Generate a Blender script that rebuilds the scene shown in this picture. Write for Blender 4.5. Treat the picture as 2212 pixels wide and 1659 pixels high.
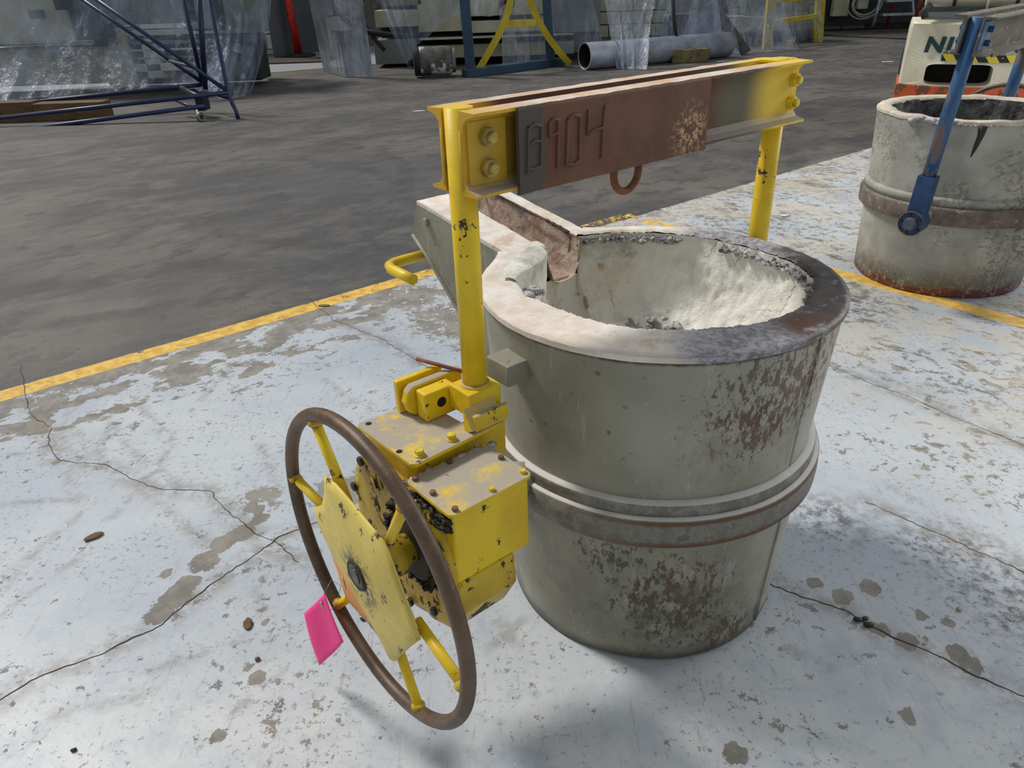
import bpy, bmesh, math, random
from mathutils import Vector, Matrix, noise as mnoise
random.seed(7)
for o in list(bpy.data.objects): bpy.data.objects.remove(o)
SC = bpy.context.scene
COL = SC.collection

# ---------------------------------------------------------------- camera
CW, CH, CF = 2212.0, 1659.0, 1600.09
PITCH, ROLL, CAMZ = math.radians(28.643), math.radians(-1.998), 1.4
fw = Vector((0, math.cos(PITCH), -math.sin(PITCH)))
r0 = Vector((1, 0, 0)); u0 = r0.cross(fw)
cr = r0*math.cos(ROLL)+u0*math.sin(ROLL); cu = -r0*math.sin(ROLL)+u0*math.cos(ROLL)
CO = Vector((0, 0, CAMZ))
cam = bpy.data.objects.new('camera', bpy.data.cameras.new('camera')); COL.objects.link(cam)
cam.matrix_world = Matrix(((cr.x, cu.x, -fw.x, CO.x), (cr.y, cu.y, -fw.y, CO.y), (cr.z, cu.z, -fw.z, CO.z), (0, 0, 0, 1)))
cam.data.sensor_width = 36; cam.data.lens = CF/CW*36; cam.data.clip_start = .05; cam.data.clip_end = 200
SC.camera = cam

# ---------------------------------------------------------------- light
SC.view_settings.view_transform = 'Standard'; SC.view_settings.look = 'None'
SC.view_settings.exposure = 0.0; SC.view_settings.gamma = 1; SC.view_settings.use_curve_mapping = False
w = bpy.data.worlds.new('world'); SC.world = w; w.use_nodes = True
bg = w.node_tree.nodes['Background']; bg.inputs[0].default_value = (.86, .93, 1.0, 1); bg.inputs[1].default_value = .40
def lamp(name, kind, energy, color, loc=(0, 0, 5), to=None, d=None, **k):
    l = bpy.data.lights.new(name, kind); l.energy = energy; l.color = color
    for a, b in k.items(): setattr(l, a, b)
    o = bpy.data.objects.new(name, l); COL.objects.link(o); o.location = loc
    dirv = Vector(to)-Vector(loc) if to else Vector(d)
    o.rotation_euler = dirv.to_track_quat('-Z', 'Y').to_euler(); return o
# high windows of the hall: behind on the left, and a wide door on the right
lamp('daylight_from_high_windows', 'SUN', 2.7, (1, .965, .91), d=(.66, -.46, -.95), angle=math.radians(11))
lamp('daylight_from_door', 'AREA', 330, (1, .98, .95), loc=(8.5, 5.5, 4.2), to=(1.6, 1.9, .3), shape='RECTANGLE', size=5, size_y=3)

# ---------------------------------------------------------------- helpers: pixels of the photograph to places
def ray(px, py):
    return cr*((px-CW/2)/CF) - cu*((py-CH/2)/CF) + fw
def at(px, py, z=0.0):
    d = ray(px, py); t = (z-CO.z)/d.z; return CO+d*t
def atY(px, py, Y):
    d = ray(px, py); t = Y/d.y; return CO+d*t
def scale_at(p): return (Vector(p)-CO).dot(fw)/CF          # metres per pixel there

# ---------------------------------------------------------------- materials
def srgb(c):
    return tuple(((x/255)/12.92 if x/255 <= .04045 else ((x/255+.055)/1.055)**2.4) for x in c)+(1,)
class NT:
    def __init__(s, name):
        s.m = bpy.data.materials.new(name); s.m.use_nodes = True; s.t = s.m.node_tree; s.n = s.t.nodes; s.l = s.t.links
        s.b = s.n['Principled BSDF']; s.out = s.n['Material Output']
        s.tc = s.n.new('ShaderNodeTexCoord'); s.obj = s.tc.outputs['Object']
    def new(s, t, **k):
        n = s.n.new(t)
        for a, b in k.items(): setattr(n, a, b)
        return n
    def put(s, sock, v):
        if isinstance(v, bpy.types.NodeSocket): s.l.new(v, sock)
        elif isinstance(v, (int, float)): sock.default_value = v
        else:
            try: sock.default_value = v
            except Exception: sock.default_value = tuple(v)[:3]
    def math(s, op, a, b=0.0, c=None, clamp=False):
        n = s.new('ShaderNodeMath', operation=op, use_clamp=clamp); s.put(n.inputs[0], a); s.put(n.inputs[1], b)
        if c is not None: s.put(n.inputs[2], c)
        return n.outputs[0]
    def vm(s, op, a, b=(0, 0, 0), scale=None):
        n = s.new('ShaderNodeVectorMath', operation=op); s.put(n.inputs[0], a); s.put(n.inputs[1], b)
        if scale is not None: s.put(n.inputs['Scale'], scale)
        return n.outputs['Value'] if op in ('DOT_PRODUCT', 'LENGTH', 'DISTANCE') else n.outputs['Vector']
    def vec(s, stretch=(1, 1, 1), rot=(0, 0, 0), src=None, loc=(0, 0, 0)):
        n = s.new('ShaderNodeMapping'); s.put(n.inputs['Vector'], src or s.obj)
        n.inputs['Scale'].default_value = stretch; n.inputs['Rotation'].default_value = rot; n.inputs['Location'].default_value = loc
        return n.outputs[0]
    def noise(s, scale, detail=4, rough=.6, v=None, dist=0, color=False):
        n = s.new('ShaderNodeTexNoise'); s.put(n.inputs['Vector'], v or s.obj)
        n.inputs['Scale'].default_value = scale; n.inputs['Detail'].default_value = detail; n.inputs['Roughness'].default_value = rough
        n.inputs['Distortion'].default_value = dist
        return n.outputs['Color'] if color else n.outputs['Fac']
    def voro(s, scale, v=None, feature='F1', out='Distance', rnd=1):
        n = s.new('ShaderNodeTexVoronoi', feature=feature); s.put(n.inputs['Vector'], v or s.obj); n.inputs['Scale'].default_value = scale
        n.inputs['Randomness'].default_value = rnd
        return n.outputs[out]
    def step(s, x, lo, hi, a=0.0, b=1.0):
        n = s.new('ShaderNodeMapRange', interpolation_type='SMOOTHSTEP'); s.put(n.inputs['Value'], x)
        s.put(n.inputs['From Min'], lo); s.put(n.inputs['From Max'], hi); s.put(n.inputs['To Min'], a); s.put(n.inputs['To Max'], b)
        return n.outputs['Result']
    def mix(s, f, a, b):
        n = s.new('ShaderNodeMix', data_type='RGBA'); s.put(n.inputs[0], f)
        s.put(n.inputs[6], srgb(a) if isinstance(a, tuple) else a); s.put(n.inputs[7], srgb(b) if isinstance(b, tuple) else b)
        return n.outputs[2]
    def mixf(s, f, a, b):
        n = s.new('ShaderNodeMix', data_type='FLOAT'); s.put(n.inputs[0], f); s.put(n.inputs[2], a); s.put(n.inputs[3], b); return n.outputs[0]
    def mul(s, *a):
        r = a[0]
        for x in a[1:]: r = s.math('MULTIPLY', r, x)
        return r
    def mx(s, *a):
        r = a[0]
        for x in a[1:]: r = s.math('MAXIMUM', r, x)
        return r
    def add(s, a, b): return s.math('ADD', a, b)
    def inv(s, a): return s.math('SUBTRACT', 1.0, a, clamp=True)
    def blob(s, c, r0, r1, v=None):              # 1 inside r0, 0 outside r1
        return s.step(s.vm('DISTANCE', v or s.obj, c), r0, r1, 1.0, 0.0)
    def sep(s, v=None):
        n = s.new('ShaderNodeSeparateXYZ'); s.put(n.inputs[0], v or s.obj); return n.outputs
    def bump(s, h, strength=.3, dist=.01, prev=None):
        n = s.new('ShaderNodeBump'); s.put(n.inputs['Height'], h); n.inputs['Strength'].default_value = strength; n.inputs['Distance'].default_value = dist
        if prev: s.put(n.inputs['Normal'], prev)
        return n.outputs[0]
    def done(s, col=None, rough=.5, metal=0.0, normal=None, spec=None, **k):
        if col is not None: s.put(s.b.inputs['Base Color'], srgb(col) if isinstance(col, tuple) else col)
        s.put(s.b.inputs['Roughness'], rough); s.put(s.b.inputs['Metallic'], metal)
        if spec is not None: s.put(s.b.inputs['Specular IOR Level'], spec)
        if normal is not None: s.put(s.b.inputs['Normal'], normal)
        for a, b in k.items(): s.put(s.b.inputs[a.replace('_', ' ')], b)
        return s.m

def simple(name, col, rough=.6, metal=0, var=.25, scale=12, dark=None, bump=.15, chips=None, chipcol=(60, 50, 42), chipscale=30, stretch=(1, 1, 1)):
    t = NT(name); n = t.noise(scale, 5, .65, t.vec(stretch))
    dark = dark or tuple(int(c*.72) for c in col)
    c = t.mix(t.step(n, .5-var, .5+var), dark, col)
    r = rough
    if chips:
        m = t.step(t.noise(chipscale, 6, .7, t.vec(stretch)), chips, chips+.02)
        c = t.mix(m, c, chipcol); r = t.mixf(m, rough, .85)
    return t.done(c, r, metal, t.bump(t.noise(scale*5, 4), bump, .004))

def m_shell():
    t = NT('grey_ladle_paint'); v = t.obj
    n1 = t.noise(3, 4); n2 = t.noise(22, 6, .7); n3 = t.noise(60, 6, .75)
    base = t.mix(t.step(n1, .35, .65), (136, 134, 118), (162, 159, 143))
    base = t.mix(t.mul(t.step(t.vm('DOT_PRODUCT', v, (.62, -.78, 0)), .12, .40), .6), base, (186, 184, 172))  # right side painted lighter, as side daylight would leave it
    # rust and soot in patches
    sx = t.vec((1, 1, .55))
    streak = t.noise(64, 9, .78, sx, .15)
    def patch(c, a, b, lo, col, base, hi=.03):
        m = t.mul(t.blob(c, a, b), 1.0)
        th = t.math('SUBTRACT', lo, t.math('MULTIPLY', m, .13))
        mm = t.step(streak, th, t.add(th, hi)); return t.mix(t.mul(mm, t.step(m, 0, .35)), base, col)
    base = patch((-.11, -.36, .69), .03, .19, .60, (98, 88, 74), base)
    base = patch((-.03, -.38, .70), .03, .17, .60, (112, 92, 76), base)
    base = patch((.10, -.37, .70), .02, .15, .62, (116, 90, 74), base)
    base = patch((-.12, -.36, .64), .02, .12, .60, (96, 68, 54), base)
    base = patch((-.18, -.33, .58), .03, .16, .66, (112, 106, 92), base, .10)
    base = patch((-.22, -.27, .16), .05, .30, .64, (84, 80, 70), base, .10)
    base = patch((-.21, -.28, .20), .04, .20, .60, (88, 74, 58), base)
    base = patch((-.20, -.28, .23), .02, .14, .61, (104, 76, 56), base)
    base = patch((-.08, -.33, .05), .02, .14, .60, (100, 80, 60), base)
    base = patch((-.31, -.18, .32), .02, .14, .62, (92, 88, 78), base)
    gr_ = t.mul(t.blob((-.20, -.29, .13), .02, .30), t.step(t.noise(20, 7, .75), .36, .62)); base = t.mix(t.mul(gr_, .65), base, (92, 86, 74))
    gr_ = t.mul(t.blob((-.14, -.35, .62), .02, .24), t.step(t.noise(24, 7, .75), .40, .62)); base = t.mix(t.mul(gr_, .5), base, (116, 108, 94))
    soot = t.mul(t.step(t.noise(5, 4, .6), .48, .7), t.step(t.sep()[2], .42, .05), .8)
    base = t.mix(soot, base, (104, 103, 96))
    specks = t.step(t.noise(48, 5, .8), .64, .67)
    base = t.mix(t.mul(specks, .75), base, (66, 62, 58))
    pits = t.step(t.voro(26, t.vm('ADD', v, t.vm('SCALE', t.noise(20, color=True), scale=.02))), .16, .12)
    base = t.mix(t.mul(pits, t.step(t.noise(2.2), .52, .6), .6), base, (70, 68, 64))
    z_ = t.sep()[2]; base = t.mix(t.mul(t.step(t.add(z_, t.mul(n2, .012)), .797, .805), t.step(n3, .3, .5), t.step(t.vm('LENGTH', t.vm('MULTIPLY', v, (1, 1, 0))), .400, .395)), base, (74, 62, 52))
    base = t.mix(t.mul(t.step(t.add(z_, t.mul(n2, -.04)), .02, -.012), .8), base, (86, 80, 68))
    scr = t.step(t.noise(11, 7, .8, t.vec((3, 3, .5), (.3, .2, .5))), .60, .62)
    base = t.mix(t.mul(scr, .35), base, (190, 192, 184))
    h = t.add(t.noise(9, 3), t.mul(n2, .4))
    return t.done(base, t.mixf(n2, .42, .62), 0, t.bump(h, .35, .006, t.bump(n3, .15, .002)), spec=.4)
def m_band():
    t = NT('rusty_band'); n = t.noise(24, 6, .75); z = t.sep()[2]
    base = t.mix(t.step(n, .4, .6), (112, 108, 98), (140, 138, 128))
    ang = t.blob((-.12, -.37, .42), .16, .42)
    edge = t.mx(t.step(z, .452, .444, 1, 0), 0)
    low = t.step(t.add(z, t.mul(n, .022)), .412, .400, 0, 1); up = t.mul(t.step(t.add(z, t.mul(n, -.012)), .430, .436, 0, 1), t.step(z, .4495, .4485))
    m = t.mul(t.mx(low, up), ang)
    base = t.mix(m, base, (104, 72, 50))
    base = t.mix(t.mul(t.step(n, .52, .58), ang, t.step(z, .4495, .4485), .7), base, (92, 76, 62))
    top = t.mul(t.step(t.sep(t.new('ShaderNodeNewGeometry').outputs['Normal'])[2], .5, .8), 1.0)
    base = t.mix(t.mul(top, .85), base, (214, 208, 202))
    return t.done(base, .6, 0, t.bump(t.noise(40, 5), .3, .004))
def m_rimtop():
    t = NT('ladle_rim_wash'); s = t.sep(); n = t.noise(14, 6, .7); nf = t.noise(60, 6, .8)
    cream = t.mix(t.step(n, .35, .65), (214, 200, 184), (233, 226, 216))
    cream = t.mix(t.mul(t.step(t.noise(9, 5, .7, t.vec((1, 2, 1))), .6, .68), .5), cream, (190, 150, 118))
    d = t.add(t.vm('DOT_PRODUCT', t.obj, (.62, -.78, 0)), t.mul(t.math('SUBTRACT', n, .5), .22))
    greyz = t.mix(t.step(nf, .4, .6), (120, 116, 120), (172, 170, 176))
    c = t.mix(t.step(d, .0, .12), cream, greyz)
    brown = t.mix(t.step(n, .42, .62), (64, 57, 56), (90, 78, 72))
    brown = t.mix(t.mul(t.step(t.noise(22, 6, .8), .54, .60), .6), brown, (150, 146, 152))
    c = t.mix(t.step(t.add(d, t.mul(t.math('SUBTRACT', nf, .5), .1)), .26, .30), c, brown)
    rust = t.mul(t.blob((.02, -.36, .82), .03, .10), t.step(n, .38, .5))
    c = t.mix(rust, c, (92, 60, 46))
    c = t.mix(t.mul(t.step(nf, .64, .67), .6), c, (92, 80, 72))
    return t.done(c, t.mixf(t.step(d, .2, .3), .75, .42), 0, t.bump(t.add(n, t.mul(nf, .3)), .5, .006), spec=.4)
def m_lining():
    t = NT('refractory_lining'); n = t.noise(9, 6, .7); nf = t.noise(55, 6, .75); s = t.sep()
    c = t.mix(t.step(n, .38, .62), (228, 224, 212), (246, 244, 236))
    c = t.mix(t.mul(t.step(t.noise(5, 5, .7), .52, .68), .75), c, (168, 164, 158))
    spots = t.step(t.voro(9, t.vm('ADD', t.obj, t.vm('SCALE', t.noise(16, color=True), scale=.05))), .19, .14)
    c = t.mix(t.mul(spots, .8), c, (170, 110, 84))
    c = t.mix(t.step(nf, .66, .70, 0, .6), c, (120, 112, 104))
    yel = t.mul(t.blob((.12, .34, .76), .06, .28), t.step(n, .42, .6))
    c = t.mix(t.mul(yel, .6), c, (196, 176, 130))
    low = t.mul(t.step(s[2], .60, .54), t.step(nf, .35, .6), .7)
    c = t.mix(low, c, (140, 140, 142))
    crack = t.step(t.voro(5, t.vm('ADD', t.obj, t.vm('SCALE', t.noise(14, color=True), scale=.09)), 'DISTANCE_TO_EDGE'), .0, .012, 1, 0)
    c = t.mix(t.mul(crack, t.step(t.noise(3), .5, .56), .8), c, (130, 96, 76))
    return t.done(c, .9, 0, t.bump(t.add(t.noise(22, 6, .75), t.mul(nf, .5)), .8, .012), spec=.15)
def m_crust():
    t = NT('grey_slag_crust'); n = t.noise(45, 6, .8)
    c = t.mix(t.step(n, .40, .56), (112, 110, 112), (222, 220, 218))
    return t.done(c, .7, 0, t.bump(n, 1, .01))
def m_chan():
    t = NT('spout_refractory'); n = t.noise(16, 6, .7); nf = t.noise(60, 6, .75)
    c = t.mix(t.step(n, .36, .62), (158, 130, 114), (204, 184, 166))
    c = t.mix(t.step(t.noise(8, 5, .7), .56, .66), c, (134, 128, 124))
    c = t.mix(t.mul(t.step(nf, .6, .66), .6), c, (92, 84, 80))
    return t.done(c, .9, 0, t.bump(t.add(n, t.mul(nf, .4)), 1, .015), spec=.1)
def m_yellow(name='worn_yellow_paint', chips=.63, base=(236, 203, 32), dark=(218, 180, 28), dust=0.0, cs=26):
    t = NT(name); n = t.noise(7, 5); nf = t.noise(cs, 7, .72, t.vec((1, 1, .8)))
    c = t.mix(t.step(n, .35, .65), dark, base)
    r = .42
    if dust:
        nd = t.noise(11, 7, .72); z = t.sep(t.new('ShaderNodeNewGeometry').outputs['Normal'])[2]
        up = t.step(z, .3, .8)
        c = t.mix(t.mul(t.step(nd, .58-dust*.3, .76-dust*.25), up, .93), c, (168, 160, 152))
        c = t.mix(t.mul(t.step(t.noise(70, 5, .8), .66, .70), up, .8), c, (214, 210, 204))
        c = t.mix(t.mul(t.step(t.noise(18, 5, .7), .68, .71), up), c, (150, 98, 64))
        r = t.mixf(up, .42, .8)
    m = t.step(nf, chips, chips+.012)
    c = t.mix(m, c, t.mix(t.step(t.noise(50), .4, .6), (44, 38, 34), (84, 66, 48)))
    h = t.add(t.mul(m, -.6), t.mul(t.noise(60, 4), .25))
    return t.done(c, t.mixf(m, r, .85), 0, t.bump(h, .35, .003), spec=.45)
def m_beam(name='rusty_beam', front=False):
    t = NT(name); s = t.sep(); n = t.noise(10, 6, .7); nf = t.noise(95, 7, .8)
    c = t.mix(t.step(n, .35, .65), (88, 56, 40), (108, 70, 50))
    c = t.mix(t.mul(t.step(t.noise(30, 6, .75), .6, .66), .5), c, (70, 52, 44))
    if front:
        c = t.mix(t.step(t.add(s[0], t.mul(n, .05)), -.338, -.346), c, (74, 68, 62))
        b = t.mul(t.blob((.02, -.034, 1.125), .02, .075), t.step(nf, .50, .54))
        c = t.mix(t.mul(b, .85), c, (200, 160, 118))
        c = t.mix(t.mul(t.step(nf, .66, .7), .5), c, (190, 150, 120))
    else:
        olive = t.step(t.add(s[0], t.mul(n, .08)), .16, .24)
        c = t.mix(olive, c, (98, 92, 74))
        c = t.mix(t.step(t.add(s[0], t.mul(n, .02)), .25, .36), c, (228, 194, 60))
        c = t.mix(t.step(t.add(s[0], t.mul(n, .03)), -.36, -.43), c, (206, 162, 50))
        geo = t.new('ShaderNodeNewGeometry').outputs['Normal']; up = t.step(t.sep(geo)[2], .5, .8)
        dustc = t.mix(t.step(n, .4, .62), (214, 178, 148), (226, 214, 200))
        mid = t.mul(t.step(s[0], -.56, -.33, .0, 1.0), t.step(s[0], .42, .24))
        low = t.step(s[2], 1.15, 1.10)
        c = t.mix(t.mul(up, mid, t.inv(low), .92), c, dustc)
        c = t.mix(t.mul(up, low, .85), c, (156, 148, 140))
    return t.done(c, .62, 0, t.bump(t.add(n, t.mul(nf, .2)), .3, .003), spec=.4)
def m_rustrod(): return simple('rusty_rod', (140, 88, 56), .75, 0, .2, 30, (96, 60, 42))
def m_wheel():
    t = NT('worn_brown_wheel_rim'); n = t.noise(9, 6, .7); nf = t.noise(50, 7, .8)
    c = t.mix(t.step(n, .35, .65), (80, 62, 46), (108, 88, 70))
    c = t.mix(t.mul(t.step(nf, .6, .68), .6), c, (154, 134, 120))
    c = t.mix(t.mul(t.step(t.noise(13, 4), .62, .7), .7), c, (124, 78, 50))
    return t.done(c, t.mixf(nf, .34, .6), .25, t.bump(nf, .25, .003), spec=.5)
def m_pink():
    t = NT('hot_pink_card'); s = t.sep()
    fold = t.step(t.noise(1, 0), .3, .7)
    return t.done((255, 44, 138), .6, 0, None)
def m_plastic(name='clear_plastic_film', fac=.26, rough=.16, tint=(184, 196, 220), streak=18):
    t = NT(name); t.n.remove(t.b)
    tr = t.new('ShaderNodeBsdfTransparent'); tr.inputs[0].default_value = (.93, .95, .97, 1)
    pr = t.new('ShaderNodeBsdfPrincipled'); pr.inputs['Base Color'].default_value = srgb(tint); pr.inputs['Roughness'].default_value = rough
    pr.inputs['Specular IOR Level'].default_value = 1.0
    n = t.noise(streak*.45, 4, .6, t.vec((1, 1, .16)), .25); n2 = t.noise(1.6, 4, .6)
    t.l.new(t.bump(t.add(t.noise(5, 5, .65, t.vec((1, 1, .3)), .2), t.mul(n, .3)), 1.0, .08), pr.inputs['Normal'])
    f = t.add(t.mul(t.step(n, .50, .72), .24), t.mul(t.step(n2, .35, .7), fac*.9)); f = t.math('ADD', f, fac*.55, clamp=True)
    mxs = t.new('ShaderNodeMixShader'); t.l.new(f, mxs.inputs[0]); t.l.new(tr.outputs[0], mxs.inputs[1]); t.l.new(pr.outputs[0], mxs.inputs[2])
    t.l.new(mxs.outputs[0], t.out.inputs[0]); return t.m

def m_floor():
    t = NT('worn_painted_concrete')
    P = t.obj
    a = math.radians(38.0); cu_, su_ = math.cos(a), math.sin(a)
    warp = t.vm('SCALE', t.vm('SUBTRACT', t.noise(5, 5, .65, color=True), (.5, .5, .5)), scale=.10)
    Pw = t.vm('ADD', P, warp)
    finew = t.vm('ADD', P, t.vm('SCALE', t.vm('SUBTRACT', t.noise(9, 5, .7, color=True), (.5, .5, .5)), scale=.05))
    u = t.vm('DOT_PRODUCT', P, (cu_, su_, 0)); v = t.vm('DOT_PRODUCT', P, (-su_, cu_, 0))
    uf = t.vm('DOT_PRODUCT', finew, (cu_, su_, 0)); vf = t.vm('DOT_PRODUCT', finew, (-su_, cu_, 0))
    comb = t.new('ShaderNodeCombineXYZ'); t.put(comb.inputs[0], u); t.put(comb.inputs[1], v); UV = comb.outputs[0]
    # ---- bare dirty concrete beyond the line
    n1 = t.noise(.8, 7, .62, t.vec((1, 1.5, 1), src=UV), .6); n2 = t.noise(4, 8, .68, t.vec((1, 1.5, 1), src=UV), .4); n3 = t.noise(40, 6, .75)
    bare = t.mix(t.step(n1, .36, .62), (68, 66, 66), (96, 91, 85))
    bare = t.mix(t.mul(t.step(n2, .50, .62), .7), bare, (56, 55, 55))
    bare = t.mix(t.mul(t.step(t.noise(2.2, 7, .72, t.vec((1, 1.7, 1), src=UV, loc=(4, 2, 0))), .50, .66), .45), bare, (116, 108, 98))
    dk = t.mul(t.blob((-.35, 4.3, 0), .35, 1.35, Pw), t.step(n2, .35, .6))
    bare = t.mix(t.mul(dk, .75), bare, (60, 63, 69))
    dk2 = t.mul(t.blob((-1.2, 6.1, 0), .3, 1.6, Pw), t.step(n1, .3, .6))
    bare = t.mix(t.mul(dk2, .6), bare, (66, 68, 74))
    dk3 = t.mul(t.blob((-1.9, 3.3, 0), .1, .9, Pw), .35); bare = t.mix(dk3, bare, (108, 102, 95))
    bare = t.mix(t.mul(t.step(n3, .58, .63), .7), bare, (44, 43, 43))
    bare = t.mix(t.step(t.noise(26, 6, .8), .67, .69), bare, (176, 172, 166))
    # tyre arcs
    for c_, r_ in (((-2.6, 5.2, 0), 1.9), ((-3.0, 6.0, 0), 2.2), ((-.3, 7.2, 0), 2.9)):
        dd = t.math('ABSOLUTE', t.math('SUBTRACT', t.vm('DISTANCE', Pw, c_), r_))
        bare = t.mix(t.mul(t.step(dd, .10, .05), t.step(n2, .35, .55), .45), bare, (56, 55, 55))
    # ---- paint
    m1 = t.noise(1.1, 5, .6); m2 = t.noise(14, 7, .75)
    paint = t.mix(t.step(m1, .36, .64), (166, 174, 184), (188, 193, 198))
    nearw = t.step(t.sep()[1], 1.7, .75)
    paint = t.mix(t.mul(nearw, t.step(t.noise(6, 6, .7), .36, .6), .8), paint, (205, 207, 205))
    paint = t.mix(t.mul(t.step(m2, .55, .66), .35), paint, (150, 156, 160))
    conc = t.mix(t.step(t.noise(12, 6, .7), .38, .62), (108, 102, 92), (140, 133, 122))
    conc = t.mix(t.mul(t.step(n3, .58, .66), .6), conc, (84, 78, 72))
    # wear mask: chips everywhere, more towards the line and on the right
    right = t.step(t.vm('DOT_PRODUCT', P, (.85, .5, 0)), 1.7, 3.0)
    nearline = t.step(v, 2.35, 3.2)
    chips = t.math('ADD', t.mul(t.noise(19, 8, .75), .75), t.mul(t.noise(2.3, 3, .5), .25))
    th = t.math('SUBTRACT', .583, t.add(t.mul(nearline, .03), t.mul(right, .046)))
    wear = t.step(chips, th, t.add(th, .010))
    wear = t.mx(wear, t.mul(t.step(t.noise(52, 6, .75), .585, .60), t.step(t.noise(3.1, 4, .6), .42, .56), .75))
    bigc = t.noise(5.5, 8, .62, t.vec((1, 1.5, 1), src=UV)); th2 = t.math('SUBTRACT', .69, t.mul(t.step(v, 2.45, 3.1), t.step(u, 2.9, 1.2), .23))
    wear = t.mx(wear, t.step(bigc, th2, t.add(th2, .012)))
    streak = t.noise(7, 9, .72, t.vec((1.7, .75, 1), src=UV), .3); th3 = t.math('SUBTRACT', .65, t.mul(right, .115))
    wear2 = t.step(streak, th3, t.add(th3, .05))
    def attr(nm): n_ = t.new('ShaderNodeAttribute'); n_.attribute_name = nm; return n_.outputs['Fac']
    spots, dirtA, darkA = attr('spots'), attr('dirt'), attr('dark')
    wear = t.mx(wear, t.step(t.add(spots, t.mul(t.math('SUBTRACT', t.noise(24, 7, .72), .5), 1.6)), .50, .56))
    dirt = t.mul(dirtA, t.step(t.noise(16, 6, .7), .40, .56))
    lin = t.step(t.noise(7, 8, .8, t.vec((5, .6, 1), (0, 0, .7))), .60, .61); lin2 = t.step(t.noise(7, 8, .8, t.vec((5, .6, 1), (0, 0, -.9))), .60, .61)
    paintc = t.mix(t.mul(t.mx(lin, lin2), .35), paint, (138, 130, 120))
    pcol = t.mix(t.mul(wear, .9), paintc, conc)
    pcol = t.mix(t.mul(wear2, .85), pcol, t.mix(t.step(n3, .42, .58), (72, 65, 56), (126, 112, 96)))
    st = t.mul(darkA, t.step(t.noise(26, 6, .75), .42, .6))
    pcol = t.mix(t.mul(st, .8), pcol, (66, 66, 68))
    tan = t.mul(right, t.step(t.noise(2.6, 6, .7), .42, .60), .5); pcol = t.mix(tan, pcol, (196, 184, 160))
    pcol = t.mix(t.mul(dirt, .85), pcol, (124, 115, 104))
    dots = t.step(t.voro(34), .055, .045); pcol = t.mix(t.mul(dots, t.step(t.noise(3), .45, .5), .85), pcol, (58, 54, 52))
    pcol = t.mix(t.step(t.noise(33, 5, .8), .68, .69), pcol, (232, 234, 234))
    # ---- yellow lines
    lw = t.mul(t.math('SUBTRACT', t.noise(30, 4), .5), .012)
    vv = t.add(v, lw); uu = t.add(u, lw)
    la = t.mul(t.step(vv, 3.262, 3.268), t.step(vv, 3.372, 3.366), t.step(uu, 3.665, 3.66))
    lb = t.mul(t.step(uu, 3.552, 3.558), t.step(uu, 3.662, 3.656), t.step(vv, 3.372, 3.366), t.step(v, -1.0, -.99))
    wl = t.noise(15, 8, .75); wt_ = t.mx(t.mul(t.step(u, 1.5, 2.6), .13, t.step(v, 3.0, 3.2)), t.mul(t.step(v, 2.6, 3.3), t.step(u, 3, 3.5), .12))
    thy = t.math('SUBTRACT', .60, wt_)
    ym = t.mul(t.mx(la, lb), t.inv(t.step(wl, thy, t.add(thy, .02))))
    zone = t.step(t.add(vf, 0), 3.275, 3.255)
    col = t.mix(zone, bare, pcol)
    col = t.mix(t.mul(ym, .93), col, t.mix(t.step(t.noise(20, 5), .4, .6), (206, 160, 62), (232, 190, 84)))
    # a far grey walkway with a thin yellow edge
    y2 = t.math('SUBTRACT', t.sep()[1], t.mul(t.sep()[0], .52)); far = t.mul(t.step(y2, 17.4, 17.5), t.step(t.sep()[0], -1, -1.2))
    col = t.mix(far, col, (140, 142, 146))
    col = t.mix(t.mul(t.step(y2, 17.38, 17.42), t.step(y2, 17.56, 17.52), t.step(t.sep()[0], -1, -1.2), .8), col, (180, 160, 80))
    hgt = t.add(t.mul(t.mul(wear, zone), -.35), t.mul(n3, .18))
    nb = t.bump(t.noise(3.5, 5, .6), .10, .02)
    rough = t.mixf(zone, .62, t.mixf(t.mx(wear, wear2), t.mixf(m2, .36, .50), .75))
    return t.done(col, rough, 0, t.bump(hgt, .45, .004, nb), spec=.42)

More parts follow.
